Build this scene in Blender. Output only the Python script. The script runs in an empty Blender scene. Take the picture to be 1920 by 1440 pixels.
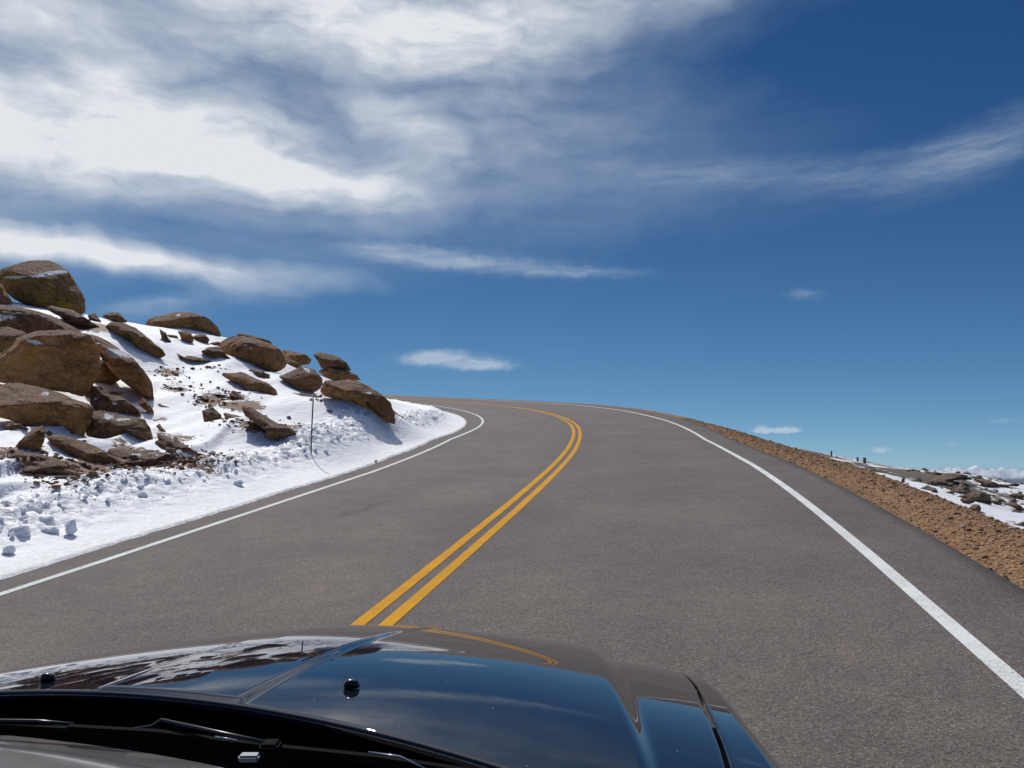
import bpy, math, random
import numpy as np
from mathutils import Matrix, Vector

# ------------------------------------------------------------------ camera
SC = bpy.context.scene
COL = SC.collection
F, CX, CY = 1553.0, 960.0, 720.0            # focal length and centre of the 1920 x 1440 photograph
PITCH = math.atan(160 / F)
CP, SP = math.cos(PITCH), math.sin(PITCH)
cam_data = bpy.data.cameras.new('camera')
cam_data.sensor_width = 36.0
cam_data.lens = 36.0 * F / 1920
cam_data.clip_start = 0.05
cam_data.clip_end = 120000
cam = bpy.data.objects.new('camera', cam_data)
COL.objects.link(cam)
cam.rotation_euler = (math.radians(90) + PITCH, 0, 0)
SC.camera = cam

# ------------------------------------------------------------------ sun, sky, exposure
SUN_AZ, SUN_EL = math.radians(-28), math.radians(51)      # azimuth from +Y, positive to the right
sd = Vector((math.sin(SUN_AZ) * math.cos(SUN_EL), math.cos(SUN_AZ) * math.cos(SUN_EL), math.sin(SUN_EL)))
ld = bpy.data.lights.new('sun', 'SUN')
ld.energy = 3.1
ld.angle = math.radians(0.53)
ld.color = (1.0, 0.965, 0.91)
sun = bpy.data.objects.new('sun', ld)
COL.objects.link(sun)
sun.rotation_euler = sd.to_track_quat('Z', 'Y').to_euler()
SC.view_settings.view_transform = 'Standard'
SC.view_settings.look = 'None'
SC.view_settings.exposure = 0.0
SC.view_settings.gamma = 1.0
SKY_STRENGTH = 0.10


def ray(u, v):
    x = (u - CX) / F
    z = -(v - CY) / F
    return np.array([x, CP - z * SP, SP + z * CP])


def azel(u, v):
    d = ray(u, v)
    d = d / np.linalg.norm(d)
    return math.degrees(math.atan2(d[0], d[1])), math.degrees(math.asin(d[2]))


class NT:
    """small helper for building node trees"""
    def __init__(s, tree):
        s.t = tree; s.n = tree.nodes; s.l = tree.links
    def node(s, kind, **kw):
        n = s.n.new(kind)
        for k, v in kw.items():
            setattr(n, k, v)
        return n
    def put(s, sock, val):
        if isinstance(val, bpy.types.NodeSocket):
            s.l.new(val, sock)
        elif val is not None:
            sock.default_value = val
    def math(s, op, a, b=None, c=None, clamp=False):
        n = s.node('ShaderNodeMath', operation=op, use_clamp=clamp)
        s.put(n.inputs[0], a); s.put(n.inputs[1], b)
        if c is not None: s.put(n.inputs[2], c)
        return n.outputs[0]
    def vmath(s, op, a, b=None, scale=None):
        n = s.node('ShaderNodeVectorMath', operation=op)
        s.put(n.inputs[0], a)
        if b is not None: s.put(n.inputs[1], b)
        if scale is not None: s.put(n.inputs['Scale'], scale)
        return n.outputs[0]
    def noise(s, vec, scale, detail=4, rough=0.5, dist=0.0, out='Fac'):
        n = s.node('ShaderNodeTexNoise')
        s.put(n.inputs['Vector'], vec)
        n.inputs['Scale'].default_value = scale
        n.inputs['Detail'].default_value = detail
        n.inputs['Roughness'].default_value = rough
        n.inputs['Distortion'].default_value = dist
        return n.outputs[out]
    def voro(s, vec, scale, feature='F1', out='Distance', rnd=1.0):
        n = s.node('ShaderNodeTexVoronoi', feature=feature)
        s.put(n.inputs['Vector'], vec)
        n.inputs['Scale'].default_value = scale
        n.inputs['Randomness'].default_value = rnd
        return n.outputs[out]
    def ramp(s, fac, lo, hi, a=0.0, b=1.0, smooth=True):
        n = s.node('ShaderNodeMapRange', clamp=True)
        n.interpolation_type = 'SMOOTHSTEP' if smooth else 'LINEAR'
        s.put(n.inputs[0], fac)
        for i, v in enumerate((lo, hi, a, b)):
            n.inputs[i + 1].default_value = v
        return n.outputs[0]
    def mix(s, fac, a, b, blend='MIX'):
        n = s.node('ShaderNodeMix', data_type='RGBA', blend_type=blend)
        s.put(n.inputs[0], fac)
        for sock, v in ((n.inputs[6], a), (n.inputs[7], b)):
            if isinstance(v, tuple) and len(v) == 3: v = v + (1.0,)
            s.put(sock, v)
        return n.outputs[2]
    def bump(s, h, dist, strength=1.0, normal=None):
        n = s.node('ShaderNodeBump')
        s.put(n.inputs['Height'], h)
        n.inputs['Distance'].default_value = dist
        n.inputs['Strength'].default_value = strength
        if normal is not None: s.put(n.inputs['Normal'], normal)
        return n.outputs[0]


world = bpy.data.worlds.new('World')
SC.world = world
world.use_nodes = True
wt = NT(world.node_tree)
wt.n.clear()
sky = wt.node('ShaderNodeTexSky', sky_type='NISHITA')
sky.sun_disc = False
sky.sun_elevation = SUN_EL
sky.sun_rotation = SUN_AZ
sky.altitude = 4300
sky.air_density = 0.6
sky.dust_density = 0.0
sky.ozone_density = 7.0
tc = wt.node('ShaderNodeTexCoord').outputs['Generated']
sep = wt.node('ShaderNodeSeparateXYZ'); wt.put(sep.inputs[0], tc)
az = wt.math('MULTIPLY', wt.math('ARCTAN2', sep.outputs[0], sep.outputs[1]), 57.29578)
el = wt.math('MULTIPLY', wt.math('ARCSINE', sep.outputs[2]), 57.29578)
cmb = wt.node('ShaderNodeCombineXYZ'); wt.put(cmb.inputs[0], az); wt.put(cmb.inputs[1], el)
P0 = cmb.outputs[0]
wn = wt.noise(P0, 0.10, 3, 0.5, out='Color')
wv = wt.vmath('MULTIPLY', wt.vmath('SUBTRACT', wn, (0.5, 0.5, 0.5)), (7.0, 3.2, 0))
wn2 = wt.noise(P0, 0.5, 3, 0.5, out='Color')
wv2 = wt.vmath('MULTIPLY', wt.vmath('SUBTRACT', wn2, (0.5, 0.5, 0.5)), (1.5, 0.8, 0))
P1 = wt.vmath('ADD', wt.vmath('ADD', P0, wv), wv2)
# small low clouds get only the fine warp
P2 = wt.vmath('ADD', P0, wt.vmath('MULTIPLY', wt.vmath('SUBTRACT', wt.noise(P0, 1.3, 4, 0.6, out='Color'), (0.5, 0.5, 0.5)), (1.3, 0.55, 0)))

# cloud masses by bearing and height in the sky: (u, v, half width, half height, tilt, weight)
BIG = [(330, 290, 440, 95, -5, 1.2), (60, 260, 330, 95, 0, 0.7), (200, 120, 230, 80, -25, 0.6),
       (500, 325, 260, 36, -5, 0.95), (770, 245, 130, 50, -30, 0.65), (660, 30, 430, 85, -4, 1.15),
       (1050, 10, 330, 60, 4, 0.7), (1330, -20, 260, 30, 6, 0.35), (60, 20, 260, 60, 0, 0.45),
       (880, 250, 460, 200, 0, 0.40), (400, 200, 560, 270, 0, 0.62), (380, 130, 240, 110, -20, 0.35), (1130, 320, 480, 150, 0, 0.40), (1000, 130, 400, 120, 0, 0.30),
       (140, 468, 330, 30, -9, 0.95), (400, 512, 270, 26, -3, 0.8), (30, 440, 200, 40, -4, 0.5),
       (450, 490, 480, 70, 0, 0.30), (300, 585, 130, 26, 12, 0.4),
       (-500, 150, 500, 400, 0, 0.8), (600, -1150, 2300, 640, 0, 2.2)]  # last blob: unseen overhead cloud, added to lift the shadows
FINE = [(900, 492, 300, 26, -4, 0.75), (760, 480, 120, 20, -5, 0.35), (1120, 512, 170, 12, -2, 0.3),
        (1480, 330, 330, 42, -1, 0.36), (1700, 325, 270, 52, 12, 0.38), (1900, 262, 200, 66, 20, 0.38),
        (1280, 320, 300, 34, -4, 0.26), (850, 677, 125, 19, -2, 1.0), (815, 668, 60, 14, 8, 0.8),
        (910, 686, 60, 10, 0, 0.9), (1050, 660, 130, 8, 0, 0.2), (1508, 551, 42, 14, -8, 0.55),
        (1380, 515, 90, 14, -4, 0.18), (640, 395, 60, 9, 20, 0.28), (280, 570, 110, 20, 12, 0.65)]
LOW = [(1456, 808, 40, 5, 0, 1.2), (1428, 805, 17, 9, 0, 1.5), (1478, 806, 25, 8, 0, 1.3), (1878, 789, 34, 6, 0, 0.7),
       (1788, 832, 20, 5, 0, 0.8), (1652, 844, 22, 7, 0, 1.2), (1612, 848, 12, 6, 0, 0.6), (1716, 842, 18, 4, 0, 0.3)]


def cloud_sum(P, blobs):
    tot = None
    for (u, v, ru, rv, rot, w) in blobs:
        a, e = azel(u, v)
        k = math.degrees(1 / F) * 0.93
        m = wt.node('ShaderNodeMapping', vector_type='TEXTURE')
        wt.put(m.inputs['Vector'], P)
        kk_ = 1.35
        m.inputs['Location'].default_value = (a, e, 0)
        m.inputs['Rotation'].default_value = (0, 0, math.radians(rot))
        m.inputs['Scale'].default_value = (ru * k * kk_, rv * k * kk_, 1)
        g = wt.node('ShaderNodeTexGradient', gradient_type='SPHERICAL')
        wt.put(g.inputs[0], m.outputs[0])
        tot = wt.math('MULTIPLY_ADD', wt.math('POWER', g.outputs['Fac'], 0.85), w, tot if tot is not None else 0.0)
    return tot


stretch = wt.vmath('MULTIPLY', P1, (0.16, 0.5, 1))
streak = wt.noise(stretch, 1.0, 7, 0.56, 0.3)
fine = wt.noise(wt.vmath('MULTIPLY', P1, (0.45, 1.0, 1)), 1.0, 6, 0.55, 0.3)
tex = wt.math('MULTIPLY_ADD', streak, 1.7, wt.math('MULTIPLY', fine, 0.6))          # about 1.15 on average
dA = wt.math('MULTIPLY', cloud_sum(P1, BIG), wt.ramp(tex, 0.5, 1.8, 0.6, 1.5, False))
finemod = wt.ramp(wt.noise(wt.vmath('MULTIPLY', P2, (0.25, 1.6, 1)), 1.0, 7, 0.6), 0.25, 0.75, 0.6, 1.3, False)
dB = wt.math('MULTIPLY', cloud_sum(P2, FINE), finemod)
dC = cloud_sum(wt.vmath('ADD', P0, wt.vmath('MULTIPLY', wt.vmath('SUBTRACT', wt.noise(P0, 3.0, 4, 0.6, out='Color'), (0.5, 0.5, 0.5)), (0.7, 0.3, 0))), LOW)
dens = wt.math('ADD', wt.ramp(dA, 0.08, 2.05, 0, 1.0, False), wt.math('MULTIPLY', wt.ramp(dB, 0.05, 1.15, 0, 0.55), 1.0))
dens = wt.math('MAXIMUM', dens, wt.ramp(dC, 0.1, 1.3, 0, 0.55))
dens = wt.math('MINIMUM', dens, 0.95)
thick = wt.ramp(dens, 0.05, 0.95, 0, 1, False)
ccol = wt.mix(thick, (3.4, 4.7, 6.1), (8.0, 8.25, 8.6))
ccol = wt.mix(wt.ramp(el, 33, 46), ccol, (17.0, 17.3, 18.0))      # added brightness of the unseen high cloud, fills the shadows
# thin, very clear air at 4,000 m: a touch deeper and less bright at the horizon than the model gives
sk = wt.vmath('MAXIMUM', wt.vmath('SUBTRACT', sky.outputs[0], (0.25, 0.30, 0.10)), (0.02, 0.05, 0.2))
skyc = wt.vmath('DIVIDE', wt.vmath('MULTIPLY', sk, (1.06, 1.29, 1.20)), wt.vmath('ADD', (1, 1, 1), wt.vmath('MULTIPLY', sk, (0.09, 0.10, 0.09))))
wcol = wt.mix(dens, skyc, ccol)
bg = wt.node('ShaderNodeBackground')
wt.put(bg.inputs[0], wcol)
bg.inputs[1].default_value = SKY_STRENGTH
wo = wt.node('ShaderNodeOutputWorld')
wt.l.new(bg.outputs[0], wo.inputs[0])

# ------------------------------------------------------------------ numeric noise
_rng = np.random.RandomState(7)
_perm = _rng.permutation(512)
_perm = np.concatenate([_perm, _perm, _perm])
_grad = _rng.normal(size=(512, 3)); _grad /= np.linalg.norm(_grad, axis=1)[:, None]


def perlin(P):
    P = np.asarray(P, float)
    i = np.floor(P).astype(np.int64); f = P - i
    i &= 511
    w = f * f * f * (f * (f * 6 - 15) + 10)
    out = np.zeros(P.shape[:-1])
    for dx in (0, 1):
        for dy in (0, 1):
            for dz in (0, 1):
                h = _perm[_perm[_perm[(i[..., 0] + dx) & 511] + ((i[..., 1] + dy) & 511)] + ((i[..., 2] + dz) & 511)]
                g = _grad[h]
                d = g[..., 0] * (f[..., 0] - dx) + g[..., 1] * (f[..., 1] - dy) + g[..., 2] * (f[..., 2] - dz)
                wx = w[..., 0] if dx else 1 - w[..., 0]
                wy = w[..., 1] if dy else 1 - w[..., 1]
                wz = w[..., 2] if dz else 1 - w[..., 2]
                out += d * wx * wy * wz
    return out


def fbm(P, octv=4, gain=0.5, lac=2.03, ridge=False):
    P = np.asarray(P, float); a = 1.0; s = 0.0; n = 0.0
    for k in range(octv):
        v = perlin(P + 17.3 * k)
        if ridge: v = 0.5 - np.abs(v) * 1.6
        s = s + a * v; n += a; a *= gain; P = P * lac
    return s / n


def P3(x, y, z=0.0):
    x, y = np.broadcast_arrays(x, y)
    return np.stack([x, y, np.broadcast_to(z, x.shape)], -1)


def sstep(a, b, x):
    t = np.clip((x - a) / (b - a), 0, 1)
    return t * t * (3 - 2 * t)


# ------------------------------------------------------------------ objects
def mesh_obj(name, V, faces, mat=None, parent=None, smooth=True, attrs=None):
    me = bpy.data.meshes.new(name)
    V = np.asarray(V, np.float32)
    if isinstance(faces, np.ndarray):
        n, k = faces.shape
        me.vertices.add(len(V)); me.vertices.foreach_set('co', V.ravel())
        me.loops.add(n * k); me.loops.foreach_set('vertex_index', faces.astype(np.int32).ravel())
        me.polygons.add(n)
        me.polygons.foreach_set('loop_start', np.arange(0, n * k, k, dtype=np.int32))
        me.polygons.foreach_set('loop_total', np.full(n, k, np.int32))
        me.update(calc_edges=True)
        me.validate()
    else:
        me.from_pydata([tuple(map(float, v)) for v in V], [], faces)
        me.update()
    me.polygons.foreach_set('use_smooth', np.full(len(me.polygons), smooth))
    for k, a in (attrs or {}).items():
        at = me.attributes.new(k, 'FLOAT', 'POINT')
        at.data.foreach_set('value', np.asarray(a, np.float32))
    if mat: me.materials.append(mat)
    o = bpy.data.objects.new(name, me)
    COL.objects.link(o)
    if parent: o.parent = parent
    return o


def grid_faces(n, m):
    a = np.arange(n * m).reshape(n, m)
    return np.stack([a[:-1, :-1], a[1:, :-1], a[1:, 1:], a[:-1, 1:]], -1).reshape(-1, 4)


def tag(o, label=None, cat=None, group=None, kind=None):
    if label: o['label'] = label
    if cat: o['category'] = cat
    if group: o['group'] = group
    if kind: o['kind'] = kind
    return o


# ------------------------------------------------------------------ materials
def new_mat(name):
    m = bpy.data.materials.new(name); m.use_nodes = True
    t = NT(m.node_tree); t.n.clear()
    b = t.node('ShaderNodeBsdfPrincipled'); o = t.node('ShaderNodeOutputMaterial')
    t.l.new(b.outputs[0], o.inputs[0])
    return m, t, b


def simple(name, col, rough=0.5, metal=0.0, spec=0.5, coat=0.0):
    m, t, b = new_mat(name)
    b.inputs['Base Color'].default_value = (*col, 1)
    b.inputs['Roughness'].default_value = rough
    b.inputs['Metallic'].default_value = metal
    b.inputs['Specular IOR Level'].default_value = spec
    b.inputs['Coat Weight'].default_value = coat
    b.inputs['Coat Roughness'].default_value = 0.02
    return m


def pos(t): return t.node('ShaderNodeNewGeometry').outputs['Position']


def asphalt():
    m, t, b = new_mat('asphalt')
    p = pos(t)
    fine = t.noise(p, 95, 3, 0.7)
    cell = t.voro(p, 105, out='Color')
    cs = t.node('ShaderNodeSeparateColor'); t.put(cs.inputs[0], cell)
    mott = t.noise(p, 0.55, 5, 0.6)
    mott2 = t.noise(p, 4.0, 4, 0.6)
    agg = t.mix(t.ramp(cs.outputs[0], 0, 1, 0, 1, False), (0.058, 0.047, 0.043), (0.205, 0.173, 0.160))
    agg = t.mix(t.ramp(cs.outputs[1], 0.92, 0.98), agg, (0.27, 0.25, 0.235))
    agg = t.mix(t.ramp(cs.outputs[1], 0.0, 0.10, 1, 0), agg, (0.035, 0.032, 0.03))
    agg = t.mix(0.35, agg, t.mix(fine, (0.053, 0.044, 0.040), (0.190, 0.162, 0.150)))
    far = t.mix(t.ramp(mott, 0.3, 0.7), (0.86, 0.86, 0.87), (1.12, 1.11, 1.10))
    col = t.mix(1.0, agg, far, 'MULTIPLY')
    col = t.mix(1.0, col, t.mix(t.ramp(mott2, 0.3, 0.7), (0.93, 0.92, 0.92), (1.07, 1.07, 1.06)), 'MULTIPLY')
    # lane wear and the odd darker seam, stored on the mesh
    at = t.node('ShaderNodeAttribute', attribute_name='wear')
    col = t.mix(1.0, col, t.mix(at.outputs['Fac'], (0.80, 0.79, 0.80), (1.13, 1.12, 1.09)), 'MULTIPLY')
    # hairline cracks and paver seams
    wp = t.vmath('ADD', t.vmath('MULTIPLY', p, (0.35, 0.9, 1)), t.vmath('SCALE', t.noise(p, 0.8, 5, 0.7, out='Color'), scale=0.5))
    crk = t.math('MULTIPLY', t.ramp(t.voro(wp, 0.22, 'DISTANCE_TO_EDGE'), 0.0, 0.010, 0.45, 0), t.ramp(t.noise(p, 0.35, 3, 0.5), 0.52, 0.62))
    col = t.mix(crk, col, (0.035, 0.032, 0.032))
    # glints of scattered ice and glass bits, painted as white specks
    v2 = t.voro(p, 9.0, out='Distance'); c2 = t.voro(p, 9.0, out='Color')
    c2s = t.node('ShaderNodeSeparateColor'); t.put(c2s.inputs[0], c2)
    glint = t.math('MULTIPLY', t.ramp(v2, 0.022, 0.036, 1, 0), t.ramp(c2s.outputs[0], 0.80, 0.86))
    col = t.mix(glint, col, (0.85, 0.85, 0.85))
    t.put(b.inputs['Base Color'], col)
    b.inputs['Roughness'].default_value = 0.85
    b.inputs['Specular IOR Level'].default_value = 0.30
    h = t.math('ADD', t.voro(p, 105, out='Distance'), t.math('MULTIPLY', fine, 0.5))
    t.put(b.inputs['Normal'], t.bump(h, 0.006, 0.55))
    return m


def paint_mark(name, col, dirty):
    m, t, b = new_mat(name)
    p = pos(t)
    n = t.noise(p, 40, 5, 0.7); n2 = t.noise(p, 2.5, 4, 0.6)
    c = t.mix(t.ramp(n, 0.58, 0.70), col, dirty)
    c = t.mix(t.ramp(n2, 0.35, 0.8, 0, 0.35), c, tuple(x * 0.72 for x in col))
    cr = t.voro(p, 30, 'DISTANCE_TO_EDGE')
    c = t.mix(t.math('MULTIPLY', t.ramp(cr, 0.0, 0.06, 0.7, 0), t.ramp(n2, 0.42, 0.55)), c, dirty)
    t.put(b.inputs['Base Color'], c)
    b.inputs['Roughness'].default_value = 0.8
    b.inputs['Specular IOR Level'].default_value = 0.08
    t.put(b.inputs['Normal'], t.bump(t.noise(p, 95, 3, 0.7), 0.004, 0.4))
    return m


def snow_mat():
    m, t, b = new_mat('snow')
    p = pos(t)
    d = t.node('ShaderNodeAttribute', attribute_name='dirt').outputs['Fac']
    e = t.node('ShaderNodeAttribute', attribute_name='crust').outputs['Fac']
    n = t.noise(t.vmath('MULTIPLY', p, (1.0, 0.6, 1.6)), 6.5, 8, 0.75, 0.5)
    n3 = t.noise(p, 30, 4, 0.7)
    mask = t.ramp(t.math('ADD', d, t.math('MULTIPLY', t.math('SUBTRACT', n, 0.5), 1.9)), 0.58, 0.64)
    soil = t.mix(t.ramp(n3, 0.3, 0.7), (0.095, 0.043, 0.022), (0.33, 0.160, 0.083))
    sn = t.mix(t.ramp(t.noise(p, 1.2, 4, 0.6), 0.3, 0.7), (0.84, 0.86, 0.885), (0.90, 0.91, 0.925))
    sn = t.mix(t.math('MULTIPLY', e, t.ramp(t.noise(p, 14, 5, 0.7), 0.35, 0.7, 0.15, 0.9)), sn, (0.58, 0.57, 0.555))
    sn = t.mix(t.math('MULTIPLY', e, t.ramp(t.noise(p, 60, 4, 0.8), 0.60, 0.68, 0, 0.8)), sn, (0.16, 0.14, 0.12))
    t.put(b.inputs['Base Color'], t.mix(mask, sn, soil))
    b.inputs['Roughness'].default_value = 0.62
    b.inputs['Specular IOR Level'].default_value = 0.25
    hs = t.math('ADD', t.math('MULTIPLY', t.noise(p, 22, 5, 0.65), 0.5), t.noise(t.vmath('MULTIPLY', p, (1.0, 0.45, 3.5)), 4.0, 5, 0.6))
    hs = t.math('ADD', hs, t.math('MULTIPLY', mask, t.math('MULTIPLY', n3, 1.5)))
    t.put(b.inputs['Normal'], t.bump(hs, 0.045, 0.6))
    return m


def rock_mat(name, dark, mid, light, lichen, lich_amt=0.5):
    m, t, b = new_mat(name)
    p = pos(t)
    oi = t.node('ShaderNodeObjectInfo').outputs['Random']
    pp = t.vmath('ADD', p, t.vmath('SCALE', (13.1, 7.7, 3.3), scale=oi))
    n1 = t.noise(pp, 1.1, 6, 0.62, 0.3); n2 = t.noise(pp, 7, 7, 0.7); n3 = t.noise(pp, 38, 4, 0.7)
    c = t.mix(t.ramp(n1, 0.33, 0.67), dark, mid)
    c = t.mix(t.ramp(n2, 0.40, 0.72, 0, 0.8), c, light)
    c = t.mix(t.ramp(n3, 0.55, 0.75, 0, 0.7), c, tuple(x * 0.35 for x in dark))
    c = t.mix(t.ramp(n3, 0.42, 0.25, 0, 0.5), c, tuple(min(1, x * 1.35) for x in light))
    geo = t.node('ShaderNodeNewGeometry'); nz = t.node('ShaderNodeSeparateXYZ'); t.put(nz.inputs[0], geo.outputs['Normal'])
    # weathered, greyer upper faces; bare tan and lichen on the sheltered sides
    up = t.ramp(t.math('ADD', nz.outputs[2], t.math('MULTIPLY', t.math('SUBTRACT', n2, 0.5), 0.8)), 0.42, 0.85)
    c = t.mix(t.math('MULTIPLY', up, 0.75), c, t.mix(t.ramp(n3, 0.35, 0.65), (0.14, 0.100, 0.078), (0.42, 0.32, 0.255)))
    cr0 = t.voro(t.vmath('ADD', t.vmath('MULTIPLY', pp, (1, 1, 1.8)), t.vmath('SCALE', t.noise(pp, 2.0, 4, 0.6, out='Color'), scale=0.9)), 1.5, 'DISTANCE_TO_EDGE')
    c = t.mix(t.math('MULTIPLY', t.ramp(cr0, 0.0, 0.02, 0.5, 0), t.ramp(n1, 0.52, 0.62)), c, tuple(x * 0.35 for x in dark))
    c = t.mix(t.ramp(t.noise(pp, 3.1, 5, 0.7, 0.8), 0.5, 0.72, 0, 0.55), c, tuple(x * 0.55 for x in dark))
    lm = t.math('MULTIPLY', t.ramp(t.noise(pp, 1.7, 6, 0.7), 0.52, 0.66, 0, lich_amt), t.ramp(nz.outputs[2], 0.1, 0.5, 1, 0))
    c = t.mix(lm, c, lichen)
    s = t.node('ShaderNodeAttribute', attribute_name='snow').outputs['Fac']
    sm = t.ramp(t.math('ADD', s, t.math('MULTIPLY', t.math('SUBTRACT', t.noise(t.vmath('MULTIPLY', pp, (1, 1, 2)), 6.0, 7, 0.75, 0.4), 0.5), 2.0)), 0.50, 0.56)
    c = t.mix(sm, c, (0.88, 0.90, 0.93))
    t.put(b.inputs['Base Color'], c)
    b.inputs['Roughness'].default_value = 0.9
    b.inputs['Specular IOR Level'].default_value = 0.2
    cr = t.voro(t.vmath('ADD', t.vmath('MULTIPLY', pp, (1, 1, 1.8)), t.vmath('SCALE', t.noise(pp, 2.0, 4, 0.6, out='Color'), scale=0.9)), 1.5, 'DISTANCE_TO_EDGE')
    h = t.math('ADD', t.math('MULTIPLY', n2, 1.0), t.math('MULTIPLY', n3, 0.45))
    h = t.math('ADD', h, t.ramp(cr, 0.0, 0.03, -0.6, 0))
    h = t.math('ADD', h, t.math('MULTIPLY', t.noise(t.vmath('MULTIPLY', pp, (1, 1, 3)), 3.0, 6, 0.7), 1.2))
    t.put(b.inputs['Normal'], t.bump(h, 0.12, 0.9))
    return m


def gravel_mat(name, a, bcol, c3, snow=False):
    m, t, b = new_mat(name)
    p = pos(t)
    cell = t.voro(p, 34, out='Color'); cs = t.node('ShaderNodeSeparateColor'); t.put(cs.inputs[0], cell)
    dd = t.voro(p, 34, out='Distance')
    n = t.noise(p, 2.0, 6, 0.65); n2 = t.noise(p, 60, 3, 0.6)
    c = t.mix(cs.outputs[0], a, bcol)
    c = t.mix(t.ramp(n, 0.4, 0.7, 0, 0.6), c, c3)
    c = t.mix(t.ramp(n2, 0.5, 0.8, 0, 0.6), c, tuple(x * 0.4 for x in a))
    if snow:
        s = t.node('ShaderNodeAttribute', attribute_name='snow').outputs['Fac']
        nn = t.noise(t.vmath('MULTIPLY', p, (1.0, 0.5, 1.0)), 1.6, 9, 0.78, 0.4)
        sm = t.ramp(t.math('ADD', s, t.math('MULTIPLY', t.math('SUBTRACT', nn, 0.5), 1.6)), 0.50, 0.56)
        c = t.mix(sm, c, (0.86, 0.88, 0.91))
    t.put(b.inputs['Base Color'], c)
    b.inputs['Roughness'].default_value = 0.95
    b.inputs['Specular IOR Level'].default_value = 0.15
    h = t.math('ADD', t.math('MULTIPLY', dd, 1.0), t.math('MULTIPLY', n2, 0.5))
    t.put(b.inputs['Normal'], t.bump(h, 0.03, 0.8))
    return m


M_ASPH = asphalt()
M_WHITE = paint_mark('white_road_paint', (0.70, 0.72, 0.71), (0.22, 0.21, 0.20))
M_YELL = paint_mark('yellow_road_paint', (0.62, 0.30, 0.012), (0.20, 0.14, 0.07))
M_SNOW = snow_mat()
M_ROCK = rock_mat('brown_granite', (0.28, 0.125, 0.044), (0.50, 0.240, 0.094), (0.60, 0.33, 0.15), (0.50, 0.29, 0.025))
M_ROCKD = rock_mat('dark_granite', (0.145, 0.067, 0.030), (0.29, 0.140, 0.064), (0.41, 0.225, 0.12), (0.34, 0.205, 0.025))
M_ROCKY = rock_mat('lichen_granite', (0.20, 0.106, 0.036), (0.37, 0.200, 0.066), (0.49, 0.29, 0.12), (0.48, 0.31, 0.012), 0.9)
M_ROCKP = rock_mat('pink_granite', (0.18, 0.092, 0.047), (0.34, 0.185, 0.098), (0.46, 0.27, 0.155), (0.26, 0.17, 0.06), 0.15)
M_ROCKT = rock_mat('tan_granite', (0.15, 0.108, 0.062), (0.27, 0.195, 0.115), (0.38, 0.28, 0.175), (0.20, 0.15, 0.05), 0.3)
M_GRAV = gravel_mat('tan_gravel', (0.16, 0.090, 0.046), (0.41, 0.250, 0.135), (0.28, 0.158, 0.080))
M_SCREE = gravel_mat('grey_scree', (0.10, 0.082, 0.066), (0.235, 0.20, 0.165), (0.16, 0.125, 0.095), True)

# ------------------------------------------------------------------ the road's course
PX0, PH, PPSI, W, PE = -2.0111, 1.6467, -0.1824, 3.6144, 0.7287
KK = [0, 6, 12, 18, 24, 30, 36, 44, 54, 66, 90]
KV = [-.0024, .0008, .0055, .0040, .0090, .0107, .0079, .0076, .0076, .0074, .0072]
GK = [0, 8, 16, 24, 32, 42, 54, 70, 90]
GV = [.1031, .1082, .0956, .1142, .1023, .0982, .0980, .0954, .0960]
BV = [.0281, .0288, .0217, -.0044, .0312, .0612, .0762, .0773, .0804]
_fitp = None
DS = 0.1
S = np.arange(0, 160 + DS / 2, DS)
def _cum(a): return np.concatenate([[0], np.cumsum((a[1:] + a[:-1]) / 2 * DS)])
_psi = PPSI + _cum(np.interp(S, KK, KV))
_X = PX0 + _cum(-np.sin(_psi)); _Y = _cum(np.cos(_psi)); _Z = -PH + _cum(np.interp(S, GK, GV)); _B = np.interp(S, GK, BV)
SB = np.arange(-30, 0, DS)                    # straight on behind the camera
S = np.concatenate([SB, S])
_X = np.concatenate([PX0 - SB * math.sin(PPSI), _X]); _Y = np.concatenate([SB * math.cos(PPSI), _Y])
_Z = np.concatenate([-PH + SB * GV[0], _Z]); _B = np.concatenate([np.full(len(SB), BV[0]), _B]); _psi = np.concatenate([np.full(len(SB), PPSI), _psi])


def road(s, off):
    s, off = np.broadcast_arrays(np.asarray(s, float), np.asarray(off, float))
    x = np.interp(s, S, _X); y = np.interp(s, S, _Y); z = np.interp(s, S, _Z); b = np.interp(s, S, _B); p = np.interp(s, S, _psi)
    return x + off * np.cos(p), y + off * np.sin(p), z + off * b


def station(x, y):
    """nearest station and signed offset of a ground point"""
    x = np.atleast_1d(x); y = np.atleast_1d(y)
    so = np.empty(x.shape); of = np.empty(x.shape)
    cx, cy, cs, cpz = _X[::5], _Y[::5], S[::5], _psi[::5]
    for a in range(0, len(x), 4000):
        xx, yy = x[a:a + 4000, None], y[a:a + 4000, None]
        i = ((xx - cx) ** 2 + (yy - cy) ** 2).argmin(1)
        so[a:a + 4000] = cs[i]
        of[a:a + 4000] = (xx[:, 0] - cx[i]) * np.cos(cpz[i]) + (yy[:, 0] - cy[i]) * np.sin(cpz[i])
    return so, of


def strip(name, mat, offs, s0, s1, ds, lift, parent=None, attr=None, skirt=0.0):
    s = np.arange(s0, s1 + ds / 2, ds)
    sg, og = np.meshgrid(s, offs, indexing='ij')
    x, y, z = road(sg, og)
    z = z + lift
    if skirt:
        z[:, 0] -= skirt; z[:, -1] -= skirt
    at = {k: f(sg, og).ravel() for k, f in (attr or {}).items()}
    return mesh_obj(name, np.stack([x, y, z], -1).reshape(-1, 3), grid_faces(*sg.shape), mat, parent, True, at)


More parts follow.
